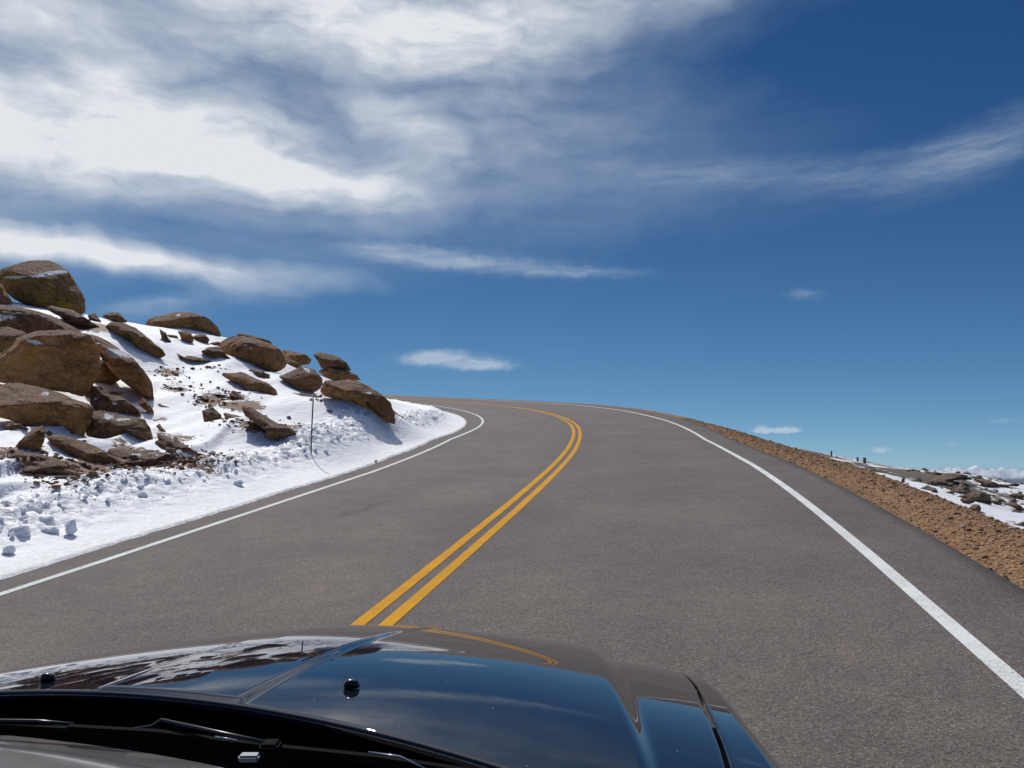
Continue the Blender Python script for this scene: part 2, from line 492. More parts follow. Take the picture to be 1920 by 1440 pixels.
def wear(s, o):
    w = 0.42 + 0 * s
    for c in (-2.7, -1.0, 0.95, 2.7):
        w = w + 0.20 * np.exp(-((o - c) / 0.42) ** 2)
    w -= 0.16 * np.exp(-((o) / 0.35) ** 2)
    w += 0.25 * fbm(P3(s * 0.12, o * 0.7), 4)
    w -= 0.30 * sstep(3.7, 3.9, o)
    for s0, a0 in ((14.6, 0.30), (18.2, 0.22), (27.0, 0.2), (9.5, 0.12)):
        w -= a0 * np.exp(-((s - s0 - 0.05 * fbm(P3(o * 0.8, s0 + 0 * o), 2) - 0.06 * o) / 0.16) ** 2) * sstep(-0.2, -0.5, o)
    w -= 0.22 * np.exp(-((o + 1.1 - (s - 33) * 0.13) / 0.22) ** 2) * sstep(28, 30, s) * sstep(42, 38, s)
    return np.clip(w, 0, 1)


edge_n = lambda s: 0.02 * fbm(P3(s * 1.7, 0 * s, 4.2), 3)
offs = np.concatenate([[-W - 1.6], np.linspace(-W - 1.5, W + PE, 60), [W + PE + 0.03]])
o = strip('road', M_ASPH, offs, -30, 150, 0.2, 0, attr={'wear': wear}, skirt=0.14)
tag(o, 'grey asphalt mountain road curving uphill to the left', 'road', kind='structure')
# paving edge made slightly uneven on the gravel side
me = o.data
lw = 0.052
for nm, lab, cat, mat, off, hw in (
        ('edge_line', 'thin white edge line beside the snow bank on the left', 'road marking', M_WHITE, -W, lw),
        ('edge_line', 'broad white edge line beside the tan gravel on the right', 'road marking', M_WHITE, W, lw),
        ('centre_line', 'left stripe of the double yellow centre line', 'road marking', M_YELL, -0.10, 0.052),
        ('centre_line', 'right stripe of the double yellow centre line', 'road marking', M_YELL, 0.10, 0.052)):
    l = strip(nm, mat, [off - hw, off, off + hw], -30, 150, 0.25, 0.004)
    tag(l, lab, cat, kind='structure')

# ------------------------------------------------------------------ terrain shapes
SNOW_S = [-30, 0, 28, 38, 57, 65, 77, 88, 150]
SNOW_O = [-4.1, -4.1, -4.05, -4.34, -4.75, -5.0, -4.56, -4.0, -4.0]


class TPS:
    def __init__(s, pts, val, smooth=1e-3):
        s.c = np.array(pts, float) / 10.0
        n = len(s.c)
        K = s.k(s.c) + smooth * np.eye(n)
        Pm = np.concatenate([np.ones((n, 1)), s.c], 1)
        A = np.block([[K, Pm], [Pm.T, np.zeros((3, 3))]])
        s.w = np.linalg.solve(A, np.concatenate([val, np.zeros(3)]))
    def k(s, q):
        r2 = ((q[:, None, :] - s.c[None]) ** 2).sum(-1) + 1e-9
        return 0.5 * r2 * np.log(r2)
    def __call__(s, x, y):
        q = np.stack([np.ravel(x), np.ravel(y)], 1) / 10.0
        out = np.empty(len(q))
        for a in range(0, len(q), 20000):
            b = q[a:a + 20000]
            out[a:a + 20000] = s.k(b) @ s.w[:-3] + s.w[-3] + b @ s.w[-2:]
        return out.reshape(np.shape(x))


def at_depth(u, v, Y):
    d = ray(u, v)
    return d * (Y / d[1])


LP, LV = [], []
def base_left(s):
    return road(s, np.interp(s, SNOW_S, SNOW_O))[2]
for s in np.arange(-20, 150, 6.0):
    e = float(np.interp(s, SNOW_S, SNOW_O))
    for d_, h_ in ((0, 0.0), (1.0, 0.06)):
        x, y, _ = road(s, e - d_); LP.append((float(x), float(y))); LV.append(h_)
for (u, v, Y) in [(0, 930, 11), (0, 870, 13), (0, 800, 15.5), (0, 700, 19.5), (0, 640, 22.5), (0, 580, 26),
                  (90, 900, 12.5), (90, 700, 20.5), (90, 585, 27),
                  (180, 900, 13.3), (180, 860, 15), (180, 780, 18.3), (180, 680, 22.5), (180, 605, 27.5),
                  (300, 880, 15), (300, 820, 17.6), (300, 740, 21.5), (300, 680, 25), (300, 625, 29),
                  (400, 860, 16.5), (400, 800, 19), (400, 730, 23), (400, 680, 26), (400, 650, 29.5),
                  (500, 850, 17.5), (500, 800, 20), (500, 740, 24), (500, 695, 29),
                  (583, 853, 17.3), (583, 800, 21), (583, 750, 26), (583, 715, 30.5),
                  (650, 830, 19.8), (650, 790, 23.3), (650, 760, 27), (650, 735, 31),
                  (720, 810, 22.5), (715, 792, 26), (745, 768, 38), (755, 760, 52),
                  (-300, 1000, 10), (-300, 800, 15), (-300, 600, 21), (-300, 500, 26), (-700, 700, 14), (-700, 450, 22)]:
    P = at_depth(u, v, Y)
    s_, o_ = station(P[0], P[1])
    LP.append((P[0], P[1])); LV.append(P[2] - float(base_left(s_[0])))
for (x, y, z) in [(-15, 36, 5.6), (-22, 36, 6.2), (-10, 44, 4.6), (-20, 55, 6.5), (-30, 45, 7.0), (-14, 60, 5.6), (-35, 25, 6.5), (-28, 70, 7.6), (-45, 55, 7.5), (-30, 100, 9.5)]:
    s_, o_ = station(x, y)
    LP.append((x, y)); LV.append(z - float(base_left(s_[0])))
TL = TPS(LP, np.array(LV), 2e-3)


def left_detail(s, d, x, y):
    q = P3(x, y)
    lip = 0.025 * sstep(0.0, 0.06, d) + 0.05 * sstep(0.1, 1.0, d)
    bm = np.exp(-((d - 1.55 - 0.35 * fbm(P3(s * 0.25, 0 * s, 9.0), 2)) / 0.62) ** 2) * (0.75 + 0.9 * fbm(P3(s * 0.3, 0 * s, 3.0), 3))
    bm = np.clip(bm, 0, 1.2)
    lump = (0.45 - np.abs(fbm(q * 2.6, 3, 0.6)) * 1.3) * 0.42 + (0.3 - np.abs(fbm(q * 6.5 + 5, 3, 0.65))) * 0.42
    lump = lump + 0.10 * (0.3 - np.abs(fbm(q * 15.0 + 3, 2, 0.6)) * 1.6)
    out = lip + bm * 0.03 + bm * lump * 1.0
    sas = sstep(2.2, 4.0, d) * (1 - 0.6 * sstep(6, 12, d))
    dr = fbm(P3(s * 0.16 + 0.5 * d * 0.2, d * 0.55, 2.0), 3, ridge=True)
    out = out + sas * 0.34 * (dr - 0.2) + sstep(3, 8, d) * (0.22 * fbm(q * 0.35, 3) + 0.06 * fbm(q * 1.6, 3))
    ph = d * 1.05 + 0.06 * s + 0.8 * fbm(P3(s * 0.16, d * 0.2, 8.0), 3) * 2.0
    fr = ph - np.floor(ph)
    step = np.where(fr < 0.16, fr / 0.16, (1 - fr) / 0.84)
    out = out + 0.21 * step * step * sstep(2.0, 2.6, d) * sstep(6.0, 4.4, d) * sstep(21, 14, s) * sstep(-0.25, 0.15, fbm(P3(s * 0.3, d * 0.9, 3.0), 2))
    out = out + 0.012 * fbm(q * 5.0, 3) * sstep(0.1, 1, d)
    return out


def left_z(x, y):
    s, o = station(x, y)
    d = np.interp(s, SNOW_S, SNOW_O) - o
    return road(s, np.interp(s, SNOW_S, SNOW_O))[2] + TL(x, y) * sstep(0.0, 1.3, d) + left_detail(s, d, x, y)


RP, RV = [], []
for s in np.arange(-18, 150, 6.0):
    for off, dz in ((5.1, -0.12), (6.6, -0.95), (8.5, -1.25 if s < 30 else -1.9)):
        x, y, z = road(s, off)
        if off > 6 and s > 25: dz -= 0.5
        RP.append((float(x), float(y))); RV.append(float(z) + dz - (off - 4.3) * 0.03)
for (u, v, Y) in [(1920, 992, 14), (1850, 976, 16), (1800, 950, 19), (1745, 922, 22), (1700, 900, 27), (1650, 885, 33), (1600, 872, 45),
                  (1560, 855, 85), (1620, 868, 85), (1600, 862, 92), (1690, 881, 60), (1660, 877, 75), (1740, 892, 55), (1700, 886, 80), (1780, 894, 85),
                  (1850, 903, 90), (1920, 912, 85), (1920, 940, 48), (1850, 935, 48), (1800, 941, 36), (1880, 960, 29), (1920, 975, 22),
                  (2100, 1000, 20), (2100, 935, 60), (2300, 1010, 35), (1500, 850, 80), (1440, 838, 90)]:
    P = at_depth(u, v, Y); RP.append((P[0], P[1])); RV.append(P[2])
for s in np.arange(42, 150, 12.0):
    for off, dz in ((16, -5), (35, -12), (70, -25)):
        x, y, z = road(s, off)
        if y < 95 and x > 18 and off > 20: continue
        RP.append((float(x), float(y))); RV.append(float(z) + dz)
for (x, y, z) in [(60, 0, -14), (110, 20, -22), (130, 80, -26), (90, 150, -30), (60, 130, -12), (30, 160, -18), (120, 140, -36), (40, 112, -2.0), (70, 108, -5), (100, 60, -12), (30, -20, -8), (75, 85, -3.2)]:
    RP.append((x, y)); RV.append(z)
TR = TPS(RP, np.array(RV), 2e-3)


def right_z(x, y, detail=True):
    s, o = station(x, y)
    d = o - 4.9
    q = P3(x, y)
    z = TR(x, y)
    z = z + sstep(1.0, 6, d) * (0.30 * fbm(q * 0.16, 4) + 0.16 * fbm(q * 0.8 + 3, 4)) + 0.03 * fbm(q * 3.0, 3)
    return z


def hit(u, v, zf, y0=4.0, y1=96.0):
    d = ray(u, v)
    Y = np.concatenate([np.arange(y0, 40, 0.1), np.arange(40, y1, 0.4)])
    P = d[None] * (Y / d[1])[:, None]
    z = zf(P[:, 0], P[:, 1])
    k = np.nonzero(P[:, 2] < z)[0]
    if len(k) == 0: return None
    return P[k[0]]



A1 = (0, 460, 4.3636); A2 = (0, 680, 4.3636); A3 = (360, 580, 4.3636); A4 = (1700, 860, 8.7273)
ROCKS = [
 ('boulder', 'huge brown boulder with a snow streak across its top at the upper left', A1, [(-90,230),(0,190),(120,150),(250,122),(400,122),(470,150),(560,210),(620,300),(680,400),(708,480),(700,560),(660,575),(560,560),(420,530),(330,540),(240,500),(120,450),(60,400),(-90,350)], M_ROCKY, dict(snow=0, patches=[(440,228,95,26,-20),(260,262,110,12,-4)], shift=0.8)),
 ('boulder', 'small rock at the left picture edge under the huge snow streaked boulder', A1, [(-60,300),(20,320),(60,400),(110,480),(60,500),(-60,490)], M_ROCK, dict(snow=0.2)),
 ('boulder', 'broad flat slab with a white snow streak at the left picture edge', A1, [(-120,470),(100,490),(280,530),(420,570),(560,640),(700,720),(780,800),(740,850),(600,850),(400,840),(100,850),(-120,850)], M_ROCKD, dict(patches=[(140,600,150,28,-14),(0,640,90,14,-10),(600,640,110,14,36),(60,478,70,8,0)], thick=1.2)),
 ('boulder', 'long rounded boulder tip pointing down beside the yellow lichen boulder', A1, [(690,715),(800,740),(950,830),(1080,910),(1170,1010),(1240,1110),(1262,1200),(1255,1272),(1180,1255),(1080,1175),(1000,1115),(940,1060),(850,960),(770,860)], M_ROCK, dict(patches=[(1000,890,75,30,30),(820,795,55,9,20),(755,740,22,10,20)], thick=1.0)),
 ('boulder', 'jagged pale topped rocks right below the huge snow streaked boulder', A1, [(370,520),(430,495),(600,530),(680,580),(780,640),(860,700),(820,715),(720,690),(560,640),(480,580)], M_ROCKP, dict(snow=0.35, thick=1.2, shift=-1.3)),
 ('boulder', 'small dark pointed rock on the ridge right of the huge boulder', A1, [(715,575),(775,552),(820,610),(850,690),(790,650)], M_ROCKD, {}),
 ('boulder', 'small reddish brown rock with a flat snowy top on the ridge', A1, [(835,570),(900,550),(970,548),(1010,590),(1035,635),(950,628),(860,600)], M_ROCKP, dict(snow=0.5)),
 ('boulder', 'long slanting block with green lichen lying on the upper snow', A1, [(860,680),(905,630),(1000,640),(1100,670),(1170,720),(1250,790),(1320,840),(1368,900),(1300,930),(1240,915),(1120,850),(1060,780),(980,720),(900,715)], M_ROCKY, dict(thick=1.0)),
 ('boulder', 'smooth domed boulder alone on the skyline in the middle of the ridge', A1, [(1185,640),(1230,590),(1330,570),(1450,545),(1580,550),(1700,590),(1780,660),(1815,760),(1750,750),(1600,715),(1450,718),(1310,710),(1220,695)], M_ROCK, dict(patches=[(1480,572,28,10,0)])),
 ('boulder', 'narrow upright rock below the domed skyline boulder', A1, [(1310,710),(1350,710),(1405,800),(1395,832),(1335,812)], M_ROCKD, {}),
 ('boulder', 'low grey rock between the narrow upright rock and its brown neighbours', A1, [(1365,730),(1450,738),(1465,790),(1410,785)], M_ROCKP, {}),
 ('boulder', 'squat brown rock under the middle of the domed skyline boulder', A1, [(1455,705),(1530,703),(1590,750),(1575,815),(1490,780)], M_ROCK, {}),
 ('boulder', 'squat dark rock under the right end of the domed skyline boulder', A1, [(1590,735),(1680,730),(1715,770),(1700,808),(1585,795)], M_ROCKD, {}),
 ('boulder', 'thin flat grey slab half buried in the upper snow field', A1, [(1375,905),(1480,888),(1650,920),(1780,958),(1830,977),(1700,968),(1500,935),(1400,922)], M_ROCKP, dict(thick=2.0, snow=0.3)),
 ('boulder', 'rounded lichen boulder at the left edge wedged under the flat slab', A1, [(-90,680),(60,665),(210,710),(240,760),(160,850),(60,930),(-90,960)], M_ROCKY, dict(shift=0.5)),
 ('boulder', 'big brown foreground boulder with a small snow patch on its broad top', A1, [(-70,960),(0,890),(80,810),(140,750),(300,700),(480,690),(640,700),(730,720),(790,800),(825,900),(825,1000),(780,1110),(720,1220),(660,1245),(560,1210),(300,1170),(120,1150),(-70,1120)], M_ROCK, dict(patches=[(400,795,80,18,14)], thick=1.1, cut=.5, shift=-0.9)),
 ('boulder', 'dark boulder with bright yellow lichen tucked behind the big foreground boulder', A1, [(760,1000),(840,928),(920,950),(975,1010),(990,1100),(900,1150),(800,1170),(730,1180)], M_ROCKY, dict(shift=0.6)),
 ('boulder', 'small rock at the left edge between the foreground boulder and the long slab', A1, [(-40,1040),(80,1010),(130,1060),(148,1118),(60,1125),(-40,1120)], M_ROCK, dict(shift=-0.6)),
 ('boulder', 'long thick slab with a rough grey top at the lower left', A2, [(-90,190),(0,160),(150,160),(330,200),(500,250),(620,300),(740,330),(772,380),(740,480),(700,580),(660,640),(580,610),(420,560),(250,520),(100,480),(-90,440)], M_ROCK, dict(patches=[(255,215,30,7,8),(345,250,45,9,25)], thick=1.2, cut=.55)),
 ('boulder', 'dark stepped rock right of the yellow lichen boulder above the snow hollow', A2, [(740,190),(840,200),(900,260),(980,270),(1090,340),(1150,400),(1158,448),(1050,432),(900,412),(780,400),(735,330)], M_ROCKD, dict(patches=[(990,335,28,9,10),(820,295,22,12,0)])),
 ('boulder', 'small angular rock at the right end of the stepped rock', A2, [(1125,335),(1180,300),(1230,350),(1262,422),(1200,402)], M_ROCK, {}),
 ('boulder', 'wide grey brown boulder with a snow dusted top above the snow hollow', A2, [(760,400),(820,388),(950,418),(1060,440),(1180,458),(1220,520),(1258,620),(1248,690),(1180,662),(1100,592),(980,625),(850,635),(730,605),(695,570),(740,480)], M_ROCKD, dict(patches=[(1010,465,50,12,5),(880,440,60,16,25)], thick=1.1)),
 ('boulder', 'upright tooth shaped rock standing in the snow at the lower left', A2, [(115,690),(200,600),(270,540),(350,508),(377,560),(360,650),(320,740),(220,722),(130,705)], M_ROCK, dict(shift=-0.2)),
 ('boulder', 'long low brown rock tapering to the right under the thick slab', A2, [(370,600),(500,580),(680,640),(850,715),(1000,800),(1080,850),(1060,882),(900,882),(700,852),(600,802),(500,702),(390,650)], M_ROCK, dict(thick=1.1)),
 ('boulder', 'small dark rock in the shaded snow under the left end of the thick slab', A2, [(15,535),(90,488),(170,500),(195,540),(90,578)], M_ROCKD, {}),
 ('boulder', 'low mound of gravelly rock at the lower left nearest the snow drifts', A2, [(70,770),(130,712),(330,745),(480,790),(600,870),(720,930),(850,958),(620,970),(400,942),(150,882),(90,820)], M_ROCKP, dict(thick=2.2, snow=0.3)),
 ('boulder', 'jagged low reddish outcrop with a tooth on top, right of the long low rock', A2, [(1260,650),(1330,602),(1415,620),(1430,590),(1475,645),(1600,722),(1742,796),(1650,790),(1560,800),(1450,720),(1300,700)], M_ROCKP, dict(thick=2.0, snow=0.45)),
 ('boulder', 'ragged crumbling outcrop with snow in its cracks at the tip of the long low rock', A2, [(860,725),(960,680),(1020,730),(1100,710),(1250,712),(1420,755),(1590,840),(1500,890),(1230,872),(1080,882),(950,820)], M_ROCKP, dict(thick=1.6, snow=0.65)),
 ('boulder', 'large oval boulder with a crusty pale cap in the middle of the ridge', A3, [(215,290),(260,242),(340,216),(420,215),(520,240),(650,280),(720,322),(770,400),(777,460),(735,500),(640,532),(540,502),(420,442),(310,412),(245,370)], M_ROCK, dict(patches=[(500,305,50,9,20)])),
 ('rock_slab', 'thin crumbly cap rock lying on top of the large oval boulder', A3, [(345,215),(400,193),(460,205),(560,232),(655,262),(657,292),(560,272),(440,240)], M_ROCKP, dict(shift=0.5, snow=0.3)),
 ('boulder', 'dark low rock poking out left under the large oval boulder', A3, [(70,345),(130,310),(215,303),(270,360),(330,415),(200,405),(110,380)], M_ROCKD, {}),
 ('boulder', 'flat topped brown rock on the skyline right of the large oval boulder', A3, [(735,325),(850,352),(930,368),(980,410),(962,450),(880,462),(800,442),(750,400)], M_ROCK, dict(snow=0.2)),
 ('boulder', 'small golden brown rock propping the flat topped skyline rock', A3, [(765,430),(830,418),(892,450),(885,505),(775,503)], M_ROCKY, {}),
 ('boulder', 'golden lichened rock under the belly of the large oval boulder', A3, [(460,490),(540,498),(640,535),(625,595),(540,585)], M_ROCKY, {}),
 ('boulder', 'long smooth boulder slanting down to the right below the oval boulder', A3, [(210,515),(330,518),(420,515),(520,565),(620,598),(690,660),(722,745),(620,745),(540,712),(420,642),(300,582)], M_ROCK, dict(thick=1.0)),
 ('boulder', 'dark brown boulder in the snowy gully behind the marker pole', A3, [(700,550),(800,508),(900,465),(1000,490),(1070,570),(1062,642),(1000,682),(920,662),(850,692),(800,620)], M_ROCKD, dict(patches=[(930,490,55,14,35)])),
 ('boulder', 'grey topped layered boulder at the right end of the skyline', A3, [(988,370),(1040,348),(1130,368),(1200,388),(1270,438),(1312,512),(1200,490),(1060,485),(1028,430)], M_ROCKD, dict(patches=[(1000,420,30,30,0)], shift=0.5)),
 ('boulder', 'rounded brown boulder directly under the layered skyline boulder', A3, [(1027,500),(1120,470),(1240,486),(1340,528),(1388,587),(1280,578),(1180,588),(1080,565)], M_ROCK, dict(patches=[(1060,545,40,9,30)], shift=0.3)),
 ('boulder', 'big tan humped boulder nearest the road at the bend', A3, [(1042,650),(1060,608),(1100,567),(1180,582),(1330,577),(1450,630),(1560,698),(1630,768),(1667,850),(1667,940),(1620,950),(1550,892),(1470,832),(1380,802),(1280,752),(1180,737),(1080,717)], M_ROCK, dict(patches=[(1455,686,16,9,0),(1078,632,26,8,-20)], thick=0.75)),
 ('boulder', 'small brown wedge of rock just right of the humped boulder', A3, [(1655,840),(1745,888),(1700,892),(1655,890)], M_ROCKP, {}),
 ('boulder', 'low flat brown rock behind the top of the marker pole', A3, [(785,712),(880,688),(1000,698),(1082,757),(950,760),(830,750)], M_ROCKP, dict(snow=0.3, thick=1.4)),
 ('boulder', 'long tan outcrop ending in a blunt head in the middle of the slope', A3, [(405,790),(480,790),(560,850),(700,930),(830,973),(887,1050),(842,1106),(720,1112),(590,1050),(610,1000),(520,940),(420,862)], M_ROCKP, dict(thick=1.3)),
 ('boulder', 'thin sloping ledge of rock left of the blunt headed outcrop', A3, [(250,840),(330,858),(500,898),(640,975),(560,967),(400,952),(290,942)], M_ROCKP, dict(thick=1.6, snow=0.35)),
 ('boulder', 'squarish reddish rock at the left end of the sloping ledge', A3, [(80,830),(170,800),(240,862),(257,960),(110,967),(93,900)], M_ROCKP, dict(snow=0.2)),
 ('boulder', 'dark rock face at the left edge below the wedged lichen boulder', A1, [(-110,900),(50,870),(40,960),(-10,1040),(-110,1070)], M_ROCKD, dict(shift=0.2)),
 ('boulder', 'dark rock in the gap at the lower right corner of the big foreground boulder', A1, [(690,1190),(760,1150),(850,1175),(810,1265),(730,1300),(680,1260)], M_ROCKD, dict(shift=0.3)),
 ('boulder', 'small greenish rock squeezed between the tooth rock and the thick slab', A2, [(372,575),(400,555),(428,570),(428,622),(380,628)], M_ROCKY, {}),
 ('boulder', 'little dark stones in a row above the gravelly mound', A2, [(425,780),(470,768),(500,782),(545,800),(532,832),(465,812)], M_ROCKD, dict(rough=1.6)),
 ('boulder', 'small pinkish cube of rock above the ragged outcrop', A2, [(912,702),(958,670),(1028,698),(1032,737),(930,732)], M_ROCKP, dict(shift=0.1)),
 ('boulder', 'flat grey rock at the foot of the domed skyline boulder, right end', A3, [(140,278),(215,262),(250,285),(235,305),(160,302)], M_ROCKP, {}),
 ('boulder', 'thin dark flake of rock in the open snow right of the marker pole', A3, [(1118,818),(1175,820),(1202,838),(1150,840)], M_ROCKD, {}),
 ('boulder', 'small reddish rock in the open snow above the toothed outcrop', A2, [(1275,515),(1310,508),(1340,545),(1370,580),(1320,575)], M_ROCKP, dict(thick=1.5)),
 ('boulder', 'long thin rock pointing right beside the tip of the long rounded boulder', A2, [(1245,335),(1300,338),(1420,375),(1330,372),(1260,352)], M_ROCKD, dict(thick=1.5)),
 ('boulder', 'small dark crumbly rock poking through the snow above the outcrop', A3, [(300,690),(340,668),(400,715),(472,735),(470,782),(360,752)], M_ROCKD, dict(snow=0.45)),
]

# snow has drifted up against the undersides of these boulders: pin the slope to them
DRIFT = {7: 1, 8: 1, 13: 1, 22: 1, 23: 1, 25: 1, 26: 1, 27: 1, 30: 1, 34: 1, 35: 1, 38: 1, 40: 1, 41: 1, 42: 1, 43: 1}
DEPTH = {}
for i, (nm, lab, crop, pts, mat, kw) in enumerate(ROCKS):
    x0, y0, k = crop
    poly = np.array(pts, float) / k + np.array([x0, y0]); c = poly.mean(0)
    bu = poly[poly[:, 1].argmax(), 0] * 0.4 + c[0] * 0.6
    P = hit(bu, poly[:, 1].max() - 1, left_z)
    DEPTH[i] = P[1] if P is not None else 34.0
for i in DRIFT:
    crop, pts = ROCKS[i][2], ROCKS[i][3]
    x0, y0, k = crop
    poly = np.array(pts, float) / k + np.array([x0, y0])
    xs_ = np.linspace(poly[:, 0].min(), poly[:, 0].max(), 6)[1:-1]
    hp_ = poly[:, 1].max() - poly[:, 1].min()
    for xq in xs_:
        vb = -1
        for p_, q_ in zip(poly, np.roll(poly, -1, 0)):
            if (p_[0] - xq) * (q_[0] - xq) <= 0 and abs(p_[0] - q_[0]) > 1e-6:
                vb = max(vb, p_[1] + (q_[1] - p_[1]) * (xq - p_[0]) / (q_[0] - p_[0]))
        if vb < 0: continue
        P = at_depth(xq, vb - 0.05 * hp_, DEPTH[i] + 0.25 + 0.3 * hp_ * DEPTH[i] / F)
        s_, o_ = station(P[0], P[1])
        e_ = np.interp(s_[0], SNOW_S, SNOW_O)
        if e_ - o_[0] < 1.2: continue
        LP.append((P[0], P[1])); LV.append(P[2] - float(base_left(s_[0])))
TL = TPS(LP, np.array(LV), 6e-3)

def snow_ground():
    s = np.concatenate([np.arange(-28, 3, 0.6), np.arange(3, 24, 0.055), np.arange(24, 42, 0.09), np.arange(42, 100, 0.3), np.arange(100, 150.1, 1.0)])
    d = [0.0]
    while d[-1] < 48:
        k = d[-1]
        d.append(k + (0.05 if k < 3.2 else min(0.10 + (k - 3.2) * 0.02, 0.8)))
    d = np.array(d)
    sg, dg = np.meshgrid(s, d, indexing='ij')
    e = np.interp(sg, SNOW_S, SNOW_O) + np.exp(-dg / 0.5) * (0.16 * fbm(P3(sg * 0.5, 0 * sg, 1.0), 3) + 0.10 * fbm(P3(sg * 3.2, 0 * sg, 6.0), 3))
    x, y, _ = road(sg, e - dg)
    zb = road(sg, np.interp(sg, SNOW_S, SNOW_O))[2]
    z = zb + TL(x, y) * sstep(0.0, 1.3, dg) + left_detail(sg, dg, x, y)
    zr_ = road(sg, e - dg)[2] + 0.012 + 0.02 * sstep(0, 0.1, dg)
    z = np.where(dg < 1.7, np.maximum(z, zr_), z)
    z[:, 0] = road(sg[:, 0], e[:, 0])[2] - 0.02
    dirt = np.zeros_like(x)
    for (u, v, ru, rv, w) in [(318, 700, 22, 12, .6), (330, 730, 30, 10, .55), (400, 752, 26, 14, .75), (445, 745, 22, 9, .6), (350, 862, 45, 16, .85), (300, 872, 60, 12, .8),
                              (240, 850, 40, 10, .6), (115, 885, 60, 22, 1.05), (60, 858, 30, 12, .7), (60, 870, 40, 14, .8), (155, 897, 28, 6, .8), (395, 690, 22, 6, .55), (300, 790, 16, 7, .5), (480, 800, 45, 14, .6), (620, 772, 10, 4, .5),
                              (560, 740, 16, 6, .5), (335, 820, 50, 14, .5), (20, 840, 25, 12, .6),
                              (170, 612, 45, 12, .8), (60, 592, 60, 10, .7), (205, 745, 16, 14, .8), (270, 700, 18, 14, .4), (240, 866, 70, 16, .9), (370, 868, 40, 12, .9), (455, 760, 45, 12, .8), (520, 800, 40, 12, .8), (180, 880, 50, 12, .8)]:
        P = hit(u, v, left_z)
        if P is None: continue
        r = P[1] / F
        # a patch that is ru wide and stretched up the slope
        ru *= 1.25; rv *= 1.25
        dirt = np.maximum(dirt, (w + 0.22) * np.exp(-(((x - P[0]) / (ru * r)) ** 2 + ((y - P[1]) / (rv * r * 3.2)) ** 2)))
    crust = sstep(0.8, 0.05, dg) * np.ones_like(x)
    return mesh_obj('snow_slope', np.stack([x, y, z], -1).reshape(-1, 3), grid_faces(*sg.shape)[:, ::-1], M_SNOW, None, True, {'dirt': dirt.ravel(), 'crust': crust.ravel()})


o = snow_ground()
tag(o, 'snow covered slope rising from the left edge of the road', 'snow slope', kind='structure')


def hillside():
    s = np.concatenate([np.arange(-28, 4, 1.0), np.arange(4, 45, 0.25), np.arange(45, 150.1, 0.8)])
    o_ = [4.75]
    while o_[-1] < 170:
        k = o_[-1]; o_.append(k + min(0.12 + (k - 4.75) * 0.018, 1.6))
    sg, og = np.meshgrid(s, np.array(o_), indexing='ij')
    x, y, zr = road(sg, og)
    z = right_z(x.ravel(), y.ravel()).reshape(x.shape)
    z = np.where(og < 5.2, np.minimum(z, zr - 0.10), z)
    q = P3(x, y)
    sn = 0.42 + 0.9 * fbm(q * 0.10 + 3.3, 3) + 0.06 * sstep(20, 60, y) * sstep(12, 20, x)
    for (u, v, Y, rx, ry, w) in [(1745, 915, 24, 2.0, 7, 1.3), (1705, 893, 36, 2.4, 9, 1.2), (1725, 900, 30, 2.2, 6, 1.0), (1790, 940, 18, 1.2, 3, .8), (1900, 990, 14.5, 1.6, 1.6, 1.0),
                                 (1850, 962, 19, 2.2, 1.6, .8), (1880, 925, 55, 8, 5, .9), (1900, 915, 70, 8, 8, .9), (1625, 862, 70, 5, 8, .8), (1845, 905, 75, 6, 6, .8),
                                 (1870, 975, 17, 2.0, 1.1, -.9), (1770, 925, 40, 3, 8, -.5), (1660, 880, 60, 4, 14, -.6), (1780, 905, 60, 5, 8, -.4)]:
        P = at_depth(u, v, Y)
        sn = sn + 0.5 * w * np.exp(-((x - P[0]) / rx) ** 2 - ((y - P[1]) / ry) ** 2)
    sn = sn - 0.5 * sstep(2.0, 0.3, og - 5.0)
    return mesh_obj('hillside', np.stack([x, y, z], -1).reshape(-1, 3), grid_faces(*sg.shape), M_SCREE, None, True, {'snow': sn.ravel()})


tag(hillside(), 'rocky hillside below the road with patches of snow', 'hillside', kind='structure')


def shoulder_z(s, off):
    x, y, z = road(s, off)
    d = off - (W + PE)
    wd = np.interp(s, [-30, 0, 24, 31, 45, 150], [0.85, 0.85, 0.95, 0.45, 0.5, 0.5])
    q = P3(x, y)
    z = z - 0.035 + 0.05 * sstep(0.1, 0.5, d) * sstep(wd + 0.2, wd - 0.3, d)
    z = z + sstep(0.02, 0.2, d) * (0.022 * fbm(q * 2.0, 3) + 0.013 * fbm(q * 10.0, 3))
    z = z - 0.55 * np.maximum(d - wd, 0) ** 1.0 - 0.02 * sstep(0.9, 0.0, d)
    return x, y, z


def shoulder():
    s = np.concatenate([np.arange(-28, 4, 0.5), np.arange(4, 34, 0.06), np.arange(34, 150.1, 0.4)])
    o_ = W + PE - 0.02 + np.concatenate([np.arange(0, 1.2, 0.04), np.arange(1.2, 2.6, 0.10)])
    sg, og = np.meshgrid(s, o_, indexing='ij')
    og = og + np.where(og < W + PE + 0.01, 0.05 * fbm(P3(sg * 1.3, 0 * sg, 2.2), 3), 0)
    x, y, z = shoulder_z(sg, og)
    return mesh_obj('gravel_shoulder', np.stack([x, y, z], -1).reshape(-1, 3), grid_faces(*sg.shape), M_GRAV, None, True)


tag(shoulder(), 'tan gravel shoulder along the right edge of the road', 'gravel shoulder', kind='structure')


# ------------------------------------------------------------------ loose stones and snow clods
def ico(sub):
    import bmesh
    bm = bmesh.new(); bmesh.ops.create_icosphere(bm, subdivisions=sub, radius=1.0)
    V = np.array([v.co[:] for v in bm.verts]); Fc = np.array([[v.index for v in f.verts] for f in bm.faces]); bm.free()
    return V, Fc


ICO = {k: ico(k) for k in (1, 2, 3, 4, 5, 6)}


